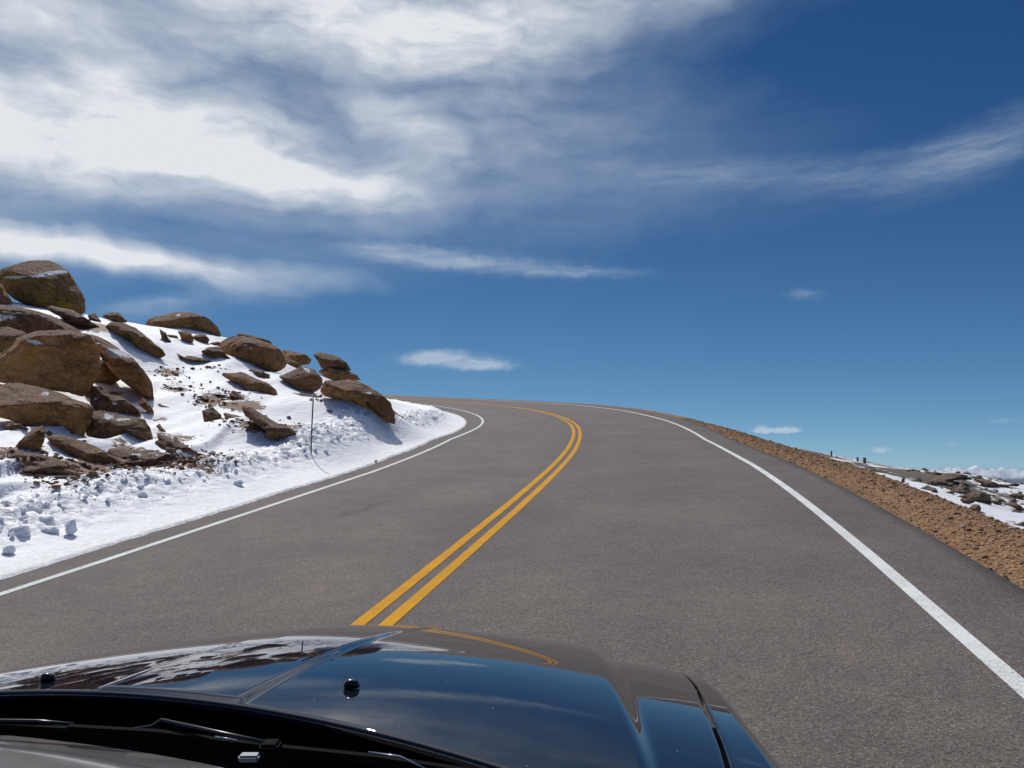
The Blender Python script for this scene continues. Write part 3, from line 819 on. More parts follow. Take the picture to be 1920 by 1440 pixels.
def scatter(name, mat, centres, sizes, sub, seed, flat=0.65, rough=0.35, smooth=False):
    rs = np.random.RandomState(seed)
    V, Fc = ICO[sub]
    n = len(centres)
    base = []
    for k in range(12):
        b = V * (1 + rough * 1.6 * fbm(V * 1.1 + 31 * k + seed, 2))[:, None]
        base.append(b)
    base = np.array(base)
    q = rs.normal(size=(n, 4)); q /= np.linalg.norm(q, axis=1)[:, None]
    w, x, y, z = q.T
    R = np.stack([1 - 2 * (y * y + z * z), 2 * (x * y - z * w), 2 * (x * z + y * w), 2 * (x * y + z * w), 1 - 2 * (x * x + z * z), 2 * (y * z - x * w),
                  2 * (x * z - y * w), 2 * (y * z + x * w), 1 - 2 * (x * x + y * y)], -1).reshape(n, 3, 3)
    sc = rs.uniform(0.6, 1.3, (n, 3))
    B = base[rs.randint(0, 12, n)] * sc[:, None, :]
    B = np.einsum('nij,nvj->nvi', R, B) * sizes[:, None, None]
    B[..., 2] *= flat
    B = B + centres[:, None, :]
    FF = Fc[None] + (np.arange(n) * len(V))[:, None, None]
    return mesh_obj(name, B.reshape(-1, 3), FF.reshape(-1, 3), mat, None, smooth)


rs = np.random.RandomState(3)
n = 24000
s_ = 4 + 30 * rs.rand(n) ** 1.15
d_ = rs.rand(n) ** 0.8 * 1.25
x_, y_, z_ = shoulder_z(s_, W + PE + 0.03 + d_)
size = 0.005 + 0.013 * rs.rand(n) ** 3 + 0.022 * (rs.rand(n) > 0.985)
size *= np.where(s_ > 16, 1.25, 1.0)


def stone_mat():
    m, t, b = new_mat('gravel_stone')
    geo = t.node('ShaderNodeNewGeometry')
    r = geo.outputs['Random Per Island']
    p = geo.outputs['Position']
    c = t.mix(t.ramp(r, 0.0, 0.75, 0, 1, False), (0.18, 0.098, 0.050), (0.43, 0.260, 0.140))
    c = t.mix(t.ramp(r, 0.80, 0.84), c, (0.44, 0.33, 0.23))
    c = t.mix(t.ramp(r, 0.93, 0.95), c, (0.09, 0.055, 0.04))
    c = t.mix(t.ramp(t.noise(p, 120, 3, 0.6), 0.4, 0.7, 0, 0.4), c, (0.10, 0.06, 0.035))
    t.put(b.inputs['Base Color'], c)
    b.inputs['Roughness'].default_value = 0.9
    return m


M_STONE = stone_mat()
o = scatter('gravel', M_STONE, np.stack([x_, y_, z_ + size * 0.2], -1), size, 1, 5)
tag(o, 'loose tan gravel stones lying along the right road shoulder', 'gravel', kind='stuff')

n = 5600
s_ = 4.5 + 36 * rs.rand(n) ** 1.1
e_ = np.interp(s_, SNOW_S, SNOW_O)
d_ = 1.55 + rs.normal(size=n) * 0.30
d_ = np.clip(d_, 0.75 + 0.3 * rs.rand(n), 3.4)
x_, y_, _ = road(s_, e_ - d_)
z_ = left_z(x_, y_)
size = 0.010 + 0.036 * rs.rand(n) ** 4
keep = fbm(P3(s_ * 0.35, d_ * 0.8, 5), 2) > -0.12


def clod_mat():
    m, t, b = new_mat('snow_clod')
    p = pos(t)
    b.inputs['Base Color'].default_value = (0.86, 0.88, 0.91, 1)
    b.inputs['Roughness'].default_value = 0.65
    b.inputs['Subsurface Weight'].default_value = 0.6
    b.inputs['Subsurface Radius'].default_value = (1.0, 1.0, 1.0)
    b.inputs['Subsurface Scale'].default_value = 0.06
    b.inputs['Specular IOR Level'].default_value = 0.2
    t.put(b.inputs['Normal'], t.bump(t.noise(p, 45, 4, 0.7), 0.02, 0.6))
    return m


M_CLOD = clod_mat()
o = scatter('snow_clods', M_CLOD, np.stack([x_, y_, z_ - size * 0.15], -1)[keep], size[keep], 3, 8, 0.8, 0.85, True)
tag(o, 'small broken clods of ploughed snow along the snow bank', 'snow clods', kind='stuff')

# loose rubble on the bare patches of the slope
rp = []
for (u, v, ru, rv, n_) in [(318, 700, 26, 10, 60), (335, 730, 34, 9, 90), (400, 752, 34, 12, 160), (440, 745, 24, 8, 80), (345, 862, 55, 15, 420), (285, 872, 70, 10, 320), (115, 885, 60, 18, 420),
                           (60, 862, 35, 14, 160), (150, 897, 34, 6, 90), (480, 795, 60, 10, 160), (395, 690, 24, 5, 40), (190, 800, 60, 10, 60), (600, 748, 20, 6, 40)]:
    for _ in range(n_):
        P = np.array([u + ru * rs.normal() * 0.7, v + rv * rs.normal() * 0.7])
        rp.append(P)
pts_ = []
for P in rp[::1]:
    d0 = ray(P[0], P[1]); pts_.append(d0)
pts_ = np.array(pts_)
YY = np.arange(9, 34, 0.12)
best = np.full(len(pts_), np.nan)
for Y_ in YY:
    X_ = pts_[:, 0] / pts_[:, 1] * Y_; Z_ = pts_[:, 2] / pts_[:, 1] * Y_
    zt = left_z(X_, np.full(len(X_), Y_))
    m_ = np.isnan(best) & (Z_ < zt); best[m_] = Y_
ok = ~np.isnan(best)
X_ = pts_[ok, 0] / pts_[ok, 1] * best[ok]; Y_ = best[ok]
Z_ = left_z(X_, Y_)
sz_ = 0.012 + 0.04 * rs.rand(len(X_)) ** 3
o = scatter('rubble', M_ROCKP, np.stack([X_, Y_, Z_ + sz_ * 0.1], -1), sz_, 2, 21, 0.6, 0.5)
tag(o, 'small broken stones strewn over the bare patches of the slope', 'rubble', kind='stuff')
# talus beyond the right shoulder
n = 1100
Y_ = 16 + 75 * rs.rand(n) ** 1.2
X_ = Y_ * (0.47 + 0.30 * rs.rand(n))
s__, o__ = station(X_, Y_)
k_ = (o__ > 7.5) & (fbm(P3(X_ * 0.12, Y_ * 0.12, 3), 2) > -0.10)
X_, Y_ = X_[k_], Y_[k_]
Z_ = right_z(X_, Y_)
sz_ = (0.04 + 0.20 * rs.rand(len(X_)) ** 3) * (0.5 + Y_ / 75)
o = scatter('talus', M_ROCKT, np.stack([X_, Y_, Z_ + sz_ * 0.1], -1), sz_, 2, 33, 0.6, 0.5)
tag(o, 'small tan rocks strewn among the snow patches below the road', 'talus', kind='stuff')

# larger chunks one can pick out: (u, v of the foot, width px, height px, what sets it apart)
CH = [(12, 1037, 30, 22, 'small smooth snow chunk alone, nearest the white line at the left end'),
      (28, 1008, 50, 34, 'broad low snow chunk at the far left of the snow bank'),
      (80, 990, 42, 36, 'rounded snow chunk just left of the upright snow spike'),
      (84, 1006, 44, 30, 'flat topped snow chunk in front of the rounded chunk at the left'),
      (128, 1000, 26, 38, 'upright spike of snow at the left of the snow bank'),
      (264, 936, 26, 22, 'lone snow chunk sitting above the berm below the brown rocks'),
      (444, 914, 24, 24, 'tallest rounded chunk in the middle of the snow bank'),
      (441, 886, 10, 12, 'small upright sliver of snow behind the middle of the snow bank'),
      (532, 856, 26, 17, 'wide domed snow chunk left of the thin marker pole'),
      (554, 856, 16, 13, 'small domed snow chunk right beside the wide domed one'),
      (609, 851, 14, 13, 'snow chunk just right of the thin marker pole'),
      (704, 866, 8, 7, 'small grey snow lump at the road edge right of the marker pole'),
      (812, 786, 22, 11, 'clump of snow on the bend near the big tan boulder'),
      (298, 1, 0, 0, ''), (386, 902, 16, 10, 'small snow chunk behind the left middle of the snow bank')]
for i, (u, v, wpx, hpx, lab) in enumerate(CH):
    if wpx == 0: continue
    P = hit(u, v, left_z)
    if P is None: continue
    r = P[1] / F
    V, Fc = ICO[4]
    B = V * (1 + 1.1 * fbm(V * 1.2 + 11 * i, 5, 0.68))[:, None]
    B = B * np.array([wpx * r / 2, wpx * r / 2 * 0.9, hpx * r / 2]) * 0.74
    o = mesh_obj('snow_chunk', B + np.array([0, 0, hpx * r * 0.26]), Fc, M_CLOD)
    o.location = P + np.array([0, wpx * r * 0.3, 0])
    tag(o, lab, 'snow chunk', 'snow chunks on the ploughed bank')


# ------------------------------------------------------------------ boulders
def poly_radius(poly, c, th):
    """farthest crossing of each ray from c with the outline"""
    R = np.full(len(th), 1e-6)
    A = poly - c; Bp = np.roll(A, -1, 0)
    dx, dy = np.cos(th), np.sin(th)
    for a, b in zip(A, Bp):
        e = b - a
        den = dx * e[1] - dy * e[0]
        den = np.where(np.abs(den) < 1e-9, 1e-9, den)
        tt = (a[0] * e[1] - a[1] * e[0]) / den
        ss = (a[0] * dy - a[1] * dx) / den
        ok = (tt > 0) & (ss >= -1e-6) & (ss <= 1 + 1e-6)
        R = np.where(ok, np.maximum(R, tt), R)
    return R


def centroid(poly):
    a = poly; b = np.roll(poly, -1, 0)
    cr = a[:, 0] * b[:, 1] - b[:, 0] * a[:, 1]
    A = cr.sum() / 2
    return np.array([((a[:, 0] + b[:, 0]) * cr).sum(), ((a[:, 1] + b[:, 1]) * cr).sum()]) / (6 * A)


def boulder(name, label, crop, pts, mat, snow=0.0, thick=0.95, zf=left_z, depth=None, seed=0, shift=0.0, group='boulders on the snowy slope', cut=0.35, patches=(), rough=1.0):
    if mat is M_ROCKP: rough *= 1.7
    x0, y0, k = crop
    poly = np.array(pts, float) / k + np.array([x0, y0])
    c = centroid(poly)
    base_v = poly[:, 1].max(); bu = poly[poly[:, 1].argmax(), 0] * 0.4 + c[0] * 0.6
    if depth is None:
        P = hit(bu, base_v - 1, zf, 8.0 if zf is right_z else 4.0)
        depth = P[1] if P is not None else (34.0 if zf is left_z else 84.0)
    depth += shift
    r = depth / F
    wpx = poly[:, 0].max() - poly[:, 0].min(); hpx = poly[:, 1].max() - poly[:, 1].min()
    T = thick * 0.5 * (min(wpx, hpx) * 0.75 + 0.25 * max(wpx, hpx)) * r
    dc = depth + T * 0.55
    r = dc / F
    V, Fc = ICO[5 if wpx * hpx > 1500 else 4]
    if wpx * hpx > 9000: V, Fc = ICO[6]
    rho = np.sqrt(V[:, 0] ** 2 + V[:, 2] ** 2)
    th = np.arctan2(-V[:, 2], V[:, 0])
    R = poly_radius(poly, c, th)
    # soften the outline's corners a little
    thr = np.linspace(-math.pi, math.pi, 241); Rr = poly_radius(poly, c, thr)
    kern = np.exp(-np.linspace(-2.6, 2.6, 7) ** 2); kern /= kern.sum()
    Rp = np.convolve(np.concatenate([Rr[-7:-1], Rr, Rr[1:7]]), kern, 'same')[6:-6]
    R = np.interp(th, thr, Rp)
    rr = np.minimum(1, rho) ** 0.55
    dep = np.sign(V[:, 1]) * np.abs(V[:, 1]) ** 0.7
    # front face leans: the top edge stands further back than the belly
    lx = np.cos(th) * R * rr * r; lz = -np.sin(th) * R * rr * r
    ly = dep * T - 0.04 * lz
    vd = ray(*c); C = vd * (dc / vd[1])
    rt = np.array([1.0, 0, 0]); fw = np.array([vd[0] / vd[1] * 1.0, 1.0, 0.0])
    upv = np.array([0, 0, 1.0])
    L = rt * lx[:, None] + fw * ly[:, None] + upv * lz[:, None]
    L[:, 2] += ly * vd[2] / vd[1]
    sz = min(wpx, hpx) * r
    Nn = V / np.linalg.norm(V, axis=1)[:, None]
    q = L / max(sz, 0.3) + seed * 7.13
    disp = 0.075 * sz * fbm(q * 1.3, 3) + 0.070 * rough * sz * (fbm(q * 2.6 + 9, 5, 0.6, ridge=True) - 0.2)
    disp += 0.024 * rough * fbm(L * 4 + seed, 4, 0.6)
    # blocky facets: flatten against a top plane, a front plane and some random ones
    rsf = np.random.RandomState(seed + 100)
    planes = [((0.22 * rsf.normal(), -0.42, 1.0), 0.66, 0.85), ((0.30 * rsf.normal() + 0.1, -1.0, -0.28), 0.74, 0.6),
              ((0.8, -0.75, -0.1), 0.82, 0.7)]
    for kf in range(8):
        planes.append((tuple(rsf.normal(size=3)), 0.84 + 0.10 * rsf.rand(), cut + 0.35))
    for nrm, qt, st in planes:
        nrm = np.array(nrm); nrm /= np.linalg.norm(nrm)
        h = L @ nrm; lim = np.quantile(h, qt)
        L = L - nrm * (np.maximum(h - lim, 0) * min(st, 0.92))[:, None]
    L = L + Nn * disp[:, None]
    # bring the outline back to the stone's real proportions after the carving
    Rt = np.interp(thr, thr, Rp)
    for it in range(3):
        W3 = L + C
        dpt = W3[:, 1] * CP + W3[:, 2] * SP; zc = -W3[:, 1] * SP + W3[:, 2] * CP
        du = CX + F * W3[:, 0] / dpt - c[0]; dv = CY - F * zc / dpt - c[1]
        an = np.arctan2(dv, du); rad = np.hypot(du, dv)
        bins = ((an + math.pi) / (2 * math.pi) * 90).astype(int) % 90
        mx = np.zeros(90); np.maximum.at(mx, bins, rad)
        bc = (np.arange(90) + 0.5) / 90 * 2 * math.pi - math.pi
        ratio = np.interp(bc, thr, Rt) / np.maximum(mx, 1)
        ratio = np.clip(ratio, 0.6, 1.8)
        ratio = (np.roll(ratio, 1) + 2 * ratio + np.roll(ratio, -1)) / 4
        rv_ = np.interp(an, np.concatenate([bc - 2 * math.pi, bc, bc + 2 * math.pi]), np.tile(ratio, 3))
        nu_ = c[0] + du * rv_; nv_ = c[1] + dv * rv_
        xx = (nu_ - CX) / F * dpt; zz = -(nv_ - CY) / F * dpt
        L = np.stack([xx, dpt * CP - zz * SP, dpt * SP + zz * CP], -1) - C
    sn = np.full(len(L), -1.0)
    if snow > 0:
        sn = snow * sstep(0.25, 0.8, Nn[:, 2]) * (0.6 + 0.8 * fbm(q * 1.2 + 4, 2))
    W3 = L + C
    # where it lies in the picture's terms, to set snow that clings to known ledges
    for (pu, pv, pru, prv, rot) in patches:
        pu, pv = pu / k + x0, pv / k + y0; pru /= k; prv /= k
        cc = ray(pu, pv); tp = cc * (dc / cc[1])
        ax = (W3[:, 0] - tp[0]) / (pru * r); azz = -(W3[:, 2] - tp[2] - (W3[:, 1] - tp[1]) * vd[2] / vd[1]) / (prv * r)
        ca, sa = math.cos(math.radians(rot)), math.sin(math.radians(rot))
        X = (ax * pru * ca + azz * prv * sa) / pru; Z = (-ax * pru * sa + azz * prv * ca) / prv
        sn = np.maximum(sn, 1.1 * np.exp(-(X * X + Z * Z)) * (V[:, 1] < 0.2))
    base = W3[:, 2].min()
    org = np.array([C[0], C[1], base])
    o = mesh_obj(name, W3 - org, Fc, mat, None, True, {'snow': sn})
    o.location = org
    tag(o, label, name.replace('_', ' '), group)
    return o


for i, (nm, lab, crop, pts, mat, kw) in enumerate(ROCKS):
    boulder(nm, lab, crop, pts, mat, seed=i + 1, depth=DEPTH[i], **kw)

RB = [
 ('long flat domed boulder on the far skyline at the right', [(405,372),(500,300),(580,262),(740,244),(900,244),(985,282),(1037,328),(1000,355),(800,340),(690,420),(520,420)], M_ROCKT, 85, 0.1),
 ('low sprawling brown outcrop right of the flat domed boulder', [(1040,345),(1150,325),(1300,340),(1440,385),(1520,430),(1500,480),(1380,490),(1290,460),(1180,380)], M_ROCKT, 78, 0.1),
 ('thin dark ledge of rock at the far right skyline', [(1480,410),(1650,425),(1740,405),(1820,405),(1860,432),(1800,465),(1700,450),(1600,480),(1490,480)], M_ROCKD, 82, 0.1),
 ('pointed light faced rock in the distant snow at the right', [(845,480),(870,395),(925,415),(1010,490),(1090,550),(1000,565),(880,545),(720,520),(760,490)], M_ROCKT, 62, 0.0),
 ('large flat faced tan boulder in the middle of the far right rocks', [(850,620),(950,585),(1050,560),(1240,550),(1340,580),(1372,610),(1368,700),(1310,725),(1180,715),(1050,700),(880,650)], M_ROCKT, 44, 0.0),
 ('low dark brown rock in front of the flat faced tan boulder', [(868,665),(930,640),(1020,648),(1130,690),(1100,720),(1010,748),(920,728)], M_ROCKD, 40, 0.0),
 ('small tan rock pair right of the flat faced tan boulder', [(1370,680),(1450,690),(1520,655),(1560,700),(1550,750),(1500,768),(1420,745)], M_ROCKT, 44, 0.0),
 ('dark red rounded rock just beyond the gravel shoulder', [(1000,840),(1050,775),(1120,745),(1190,755),(1222,820),(1195,885),(1120,895),(1040,880)], M_ROCKP, 20, 0.0),
 ('flat black rock lying at the edge of the gravel shoulder', [(1165,1085),(1230,1068),(1340,1068),(1420,1095),(1445,1125),(1400,1165),(1280,1150),(1200,1130)], M_ROCKD, None, 0.0),
 ('low rock with a dark side at the right picture edge', [(1660,600),(1740,565),(1860,560),(1930,600),(1890,680),(1800,650),(1700,620)], M_ROCKT, 48, 0.2),
 ('reddish low rocks at the right picture edge above the grey scree', [(1600,730),(1700,700),(1800,725),(1880,790),(1930,830),(1850,860),(1740,800)], M_ROCKP, 32, 0.3),
 ('small upright grey stone poking up behind the gravel shoulder', [(-96,400),(-80,330),(-45,288),(-26,330),(-40,401)], M_ROCKT, None, 0.0),
 ('broad brown rock below the left end of the domed skyline boulder', [(400,390),(560,350),(700,395),(690,450),(540,440)], M_ROCKT, 70, 0.2),
 ('brown flat rock beside the pointed light faced rock', [(700,520),(860,500),(1000,560),(900,575),(760,560)], M_ROCKD, 58, 0.1),
 ('tiny grey stone in the snow behind the small tan pair', [(1440,500),(1530,515),(1530,545),(1450,545)], M_ROCKD, 58, 0.0),
]
for i, (lab, pts, mat, dep, sn) in enumerate(RB):
    boulder('boulder', lab, A4, pts, mat, seed=60 + i, zf=right_z, snow=sn, thick=1.1, group='rocks on the hillside right of the road')

# ------------------------------------------------------------------ marker pole and guard posts
def cyl(pts, rad, seg=12, cap=True):
    pts = np.array(pts, float); n = len(pts)
    rad = np.broadcast_to(rad, (n,))
    V, Fc = [], []
    for i in range(n):
        t_ = pts[min(i + 1, n - 1)] - pts[max(i - 1, 0)]; t_ /= np.linalg.norm(t_)
        a = np.cross(t_, [0, 0, 1.0] if abs(t_[2]) < 0.9 else [1.0, 0, 0]); a /= np.linalg.norm(a); b = np.cross(t_, a)
        for k in range(seg):
            w = 2 * math.pi * k / seg
            V.append(pts[i] + rad[i] * (math.cos(w) * a + math.sin(w) * b))
    for i in range(n - 1):
        for k in range(seg):
            Fc.append((i * seg + k, i * seg + (k + 1) % seg, (i + 1) * seg + (k + 1) % seg, (i + 1) * seg + k))
    if cap:
        Fc.append(tuple(range(seg))[::-1]); Fc.append(tuple((n - 1) * seg + k for k in range(seg)))
    return np.array(V), Fc


M_POLE = simple('weathered_dark_metal', (0.045, 0.042, 0.040), 0.6, 0.3)
M_REFL = simple('pale_pole_cap', (0.55, 0.55, 0.56), 0.45)
M_WOOD = simple('weathered_wood', (0.085, 0.068, 0.055), 0.9)


def empty(name, loc):
    e = bpy.data.objects.new(name, None); COL.objects.link(e); e.location = loc; e.empty_display_size = 0.2
    return e


P = hit(583, 852, left_z)
pole = empty('marker_pole', P)
tag(pole, 'thin dark snow marker pole with a pale top standing in the snow bank', 'pole')
h = 114 * P[1] / F
V, Fc = cyl([(0, 0, -0.25), (0.006, 0, h * 0.5), (0.018, 0, h * 0.90)], 0.0135, 10)
mesh_obj('shaft', V, Fc, M_POLE, pole)
V, Fc = cyl([(0.018, 0, h * 0.90), (0.020, 0, h)], 0.015, 10)
mesh_obj('cap', V, Fc, M_REFL, pole)


def post(u, v, hpx, wpx, lab, Y):
    P = at_depth(u, v, Y); r = Y / F
    g = right_z(np.array([P[0]]), np.array([P[1]]))[0]
    root = empty('guard_post', (P[0], P[1], min(g, P[2])))
    tag(root, lab, 'post', 'posts along the far hillside')
    z0 = -0.3; z1 = P[2] + hpx * r - root.location.z
    w = wpx * r / 2
    V = []; 
    for z, k in ((z0, 1.0), (z1 - w * 0.5, 1.0), (z1, 0.8)):
        for (a, b) in ((-1, -1), (1, -1), (1, 1), (-1, 1)):
            V.append((a * w * k + (z - z0) * 0.02, b * w * k, z))
    Fc = [(3, 2, 1, 0), (8, 9, 10, 11)] + [(4 * j + i, 4 * j + (i + 1) % 4, 4 * j + 4 + (i + 1) % 4, 4 * j + 4 + i) for j in (0, 1) for i in range(4)]
    mesh_obj('shaft', V, Fc, M_WOOD, root, False)


post(1559, 855, 9.5, 2.2, 'thin wooden post on the right skyline, standing apart on the left of the three', 85)
post(1608, 868, 11, 2.6, 'thinner post of the close pair on the far right hillside', 85)
post(1621, 870, 12, 4.0, 'thickest post, right one of the close pair on the far hillside', 85)

# ------------------------------------------------------------------ far country
def far_mat(name, lo, hi, z0, z1):
    m, t, b = new_mat(name)
    p = pos(t)
    geo = t.node('ShaderNodeNewGeometry')
    s = t.node('ShaderNodeSeparateXYZ'); t.put(s.inputs[0], p)
    n = t.noise(p, 0.0034, 9, 0.7)
    hz = t.math('ADD', s.outputs[2], t.math('MULTIPLY', t.math('SUBTRACT', n, 0.5), (z1 - z0) * 1.2))
    t.put(b.inputs['Base Color'], t.mix(t.ramp(hz, z0, z1), lo, hi))
    b.inputs['Roughness'].default_value = 1.0
    b.inputs['Specular IOR Level'].default_value = 0.0
    return m


def mountains():
    a = np.radians(np.linspace(-75, 75, 1500)); r_ = np.linspace(19000, 29000, 110)
    ag, rg = np.meshgrid(a, r_, indexing='ij')
    x = rg * np.sin(ag); y = rg * np.cos(ag)
    q = P3(x, y) / 1500.0
    prof = np.sin(np.clip((rg - 19000) / 8000, 0, 1) * math.pi) ** 0.8
    n_ = fbm(q, 7, 0.60, ridge=True) * 0.9 + 0.35 * fbm(q * 0.3 + 5, 2)
    z = -950 + prof * (560 + 980 * n_)
    return mesh_obj('mountain_range', np.stack([x, y, z], -1).reshape(-1, 3), grid_faces(*ag.shape), far_mat('snowy_range', (0.050, 0.065, 0.085), (0.75, 0.77, 0.80), -250, -110), None, True)


tag(mountains(), 'distant snow capped mountain range on the horizon', 'mountains', kind='structure')
r_ = 31000.0
seg = 96
V = [(0, 0, -955)] + [(r_ * math.cos(2 * math.pi * k / seg), r_ * math.sin(2 * math.pi * k / seg), -955) for k in range(seg)]
o = mesh_obj('plains', V, [(0, 1 + k, 1 + (k + 1) % seg) for k in range(seg)], far_mat('plain_ground', (0.09, 0.085, 0.065), (0.14, 0.13, 0.10), -1500, -400), None, False)
tag(o, 'hazy plain far below the mountain', 'plain', kind='structure')

# ------------------------------------------------------------------ the car
GA = math.atan(0.1035)
RB_ = math.atan(0.026)
YAW = math.radians(3)                       # the car points a little right of the camera, along its lane
fwd = Vector((0, math.cos(GA), math.sin(GA)))
rgt = Vector((math.cos(RB_), 0, math.sin(RB_))); rgt = (rgt - fwd * rgt.dot(fwd)).normalized()
upc = rgt.cross(fwd)
fwd, rgt = fwd * math.cos(YAW) + rgt * math.sin(YAW), rgt * math.cos(YAW) - fwd * math.sin(YAW)
HC, LC = 1.61, 0.54
org = -HC * upc - LC * rgt
car = empty('car', org)
car.matrix_world = Matrix(((rgt.x, fwd.x, upc.x, org.x), (rgt.y, fwd.y, upc.y, org.y), (rgt.z, fwd.z, upc.z, org.z), (0, 0, 0, 1)))
tag(car, 'dark blue car in the foreground, seen over its glossy hood', 'car')


def car_paint():
    m, t, b = new_mat('dark_blue_car_paint')
    p = t.node('ShaderNodeTexCoord').outputs['Object']
    spk = t.voro(p, 38, out='Distance'); c = t.voro(p, 38, out='Color')
    cs = t.node('ShaderNodeSeparateColor'); t.put(cs.inputs[0], c)
    dust = t.math('MULTIPLY', t.ramp(spk, 0.04, 0.08, 1, 0), t.ramp(cs.outputs[0], 0.82, 0.86))
    film = t.ramp(t.noise(p, 6, 6, 0.7), 0.30, 0.8, 0.008, 0.030)
    col = t.mix(t.math('MAXIMUM', t.math('MULTIPLY', dust, 0.55), film), (0.0015, 0.0035, 0.012), (0.30, 0.28, 0.25))
    t.put(b.inputs['Base Color'], col)
    b.inputs['Metallic'].default_value = 0.0
    b.inputs['Specular IOR Level'].default_value = 0.0
    b.inputs['Roughness'].default_value = 1.0
    b.inputs['Coat Weight'].default_value = 1.0
    b.inputs['Coat Roughness'].default_value = 0.012
    b.inputs['Coat IOR'].default_value = 1.5
    return m


M_PAINT = car_paint()
M_BLACK = simple('black_plastic', (0.0025, 0.0025, 0.003), 0.9, 0, 0.05)
M_RUB = simple('wiper_rubber', (0.004, 0.0045, 0.0045), 0.85, 0, 0.08)
M_ARM = simple('wiper_metal', (0.03, 0.03, 0.032), 0.30, 0.3, 0.6)
M_GLOSS = simple('grey_cowl_plastic', (0.12, 0.122, 0.118), 0.22, 0, 0.7, 0.4)
M_GAP = simple('pale_gap_grey', (0.22, 0.24, 0.27), 0.5)
M_TYRE = simple('tyre_rubber', (0.02, 0.02, 0.02), 0.85)
M_RIM = simple('alloy_rim', (0.45, 0.45, 0.46), 0.3, 0.9)
M_LENS = simple('headlight_lens', (0.5, 0.52, 0.55), 0.06, 0.2, 0.8, 0.6)
M_CHROME = simple('chrome', (0.6, 0.6, 0.62), 0.1, 1.0)


def xg(y): return np.interp(y, [0.3, 0.9, 1.11, 1.37, 1.58, 1.85, 2.25], [0.66, 0.72, 0.742, 0.764, 0.785, 0.803, 0.815])
def xo(y): return np.interp(y, [0.3, 1.0, 1.3, 1.5, 1.75, 1.95, 2.25], [0.84, 0.84, 0.848, 0.862, 0.880, 0.868, 0.80])
def yrear(x): return 1.10 - 0.30 * x - 0.25 * x * x
def yfront(x): return 2.26 - 0.24 * x * x


def hz(x, y):
    ax = np.abs(x)
    t_ = (y - 1.09) + 0.20 * x * x
    z = 1.20 - 0.10 * t_ - 0.10 * t_ * t_ - 0.09 * x * x
    xr = np.abs(x - 0.115 * (y - 1.1))
    z = z + 0.0038 * sstep(0.130, 0.110, xr) * sstep(0.0, 0.012, y - yrear(x))
    fr_ = np.clip((y - 0.9) / 1.1, 0, 1)
    z = z - (0.007 + 0.017 * fr_) * sstep(0.628 - 0.035 * fr_, 0.652 + 0.012 * fr_, ax) + 0.035 * np.maximum(ax - 0.66, 0) * np.clip((y - 1.0) / 0.8, 0, 1)
    z = z + 0.030 * np.minimum(x, 0) * np.clip((y - 1.1) / 0.5, 0, 1)
    z = z - 3.2 * np.maximum(t_ - 1.03, 0) ** 2
    return z


def hood():
    nu, nt = 321, 220
    u = np.linspace(-1, 1, nu); t_ = np.linspace(0, 1, nt)
    ug, tg = np.meshgrid(u, t_, indexing='ij')
    x = ug * 0.80
    for _ in range(4):
        y = yrear(x) + tg * (yfront(x) - yrear(x)); x = ug * xg(y)
    z = hz(x, y)
    # rolled edges: extra rings that turn down
    def ring(x, y, z, axis, first):
        return x, y, z
    X = [x]; Y = [y]; Z = [z]
    V = np.stack([x, y, z], -1)
    rolls = [(0.002, 0.0004), (0.004, 0.0018), (0.0052, 0.0037), (0.0058, 0.0065), (0.0058, 0.011)]
    rear = np.stack([V[:, 0] + np.array([0, -a, -b]) for a, b in rolls[::-1]], 1)
    V = np.concatenate([rear, V], 1)
    sg = np.stack([V[-1] + np.array([a * 0.35, 0, -b]) for a, b in rolls], 0)
    sl = np.stack([V[0] + np.array([-a * 0.35, 0, -b]) for a, b in rolls[::-1]], 0)
    V = np.concatenate([sl, V, sg], 0)
    n, m, _ = V.shape
    return mesh_obj('hood', V.reshape(-1, 3), grid_faces(n, m)[:, ::1], M_PAINT, car)


hd = hood()
for sx, y0 in ((-0.239, 1.215), (0.242, 1.155)):
    zz = float(hz(np.array(sx), np.array(y0)))
    V, Fc = ICO[3]
    Vn = V * np.array([0.0115, 0.010, 0.010]); Vn[:, 2] = np.maximum(Vn[:, 2], -0.003)
    Vn[:, 1] -= 0.35 * np.maximum(Vn[:, 2], 0)
    mesh_obj('washer_nozzle', Vn + np.array([sx, y0, zz + 0.004]), Fc, simple('nozzle_plastic', (0.006, 0.006, 0.006), 0.25, 0, 0.5), hd)


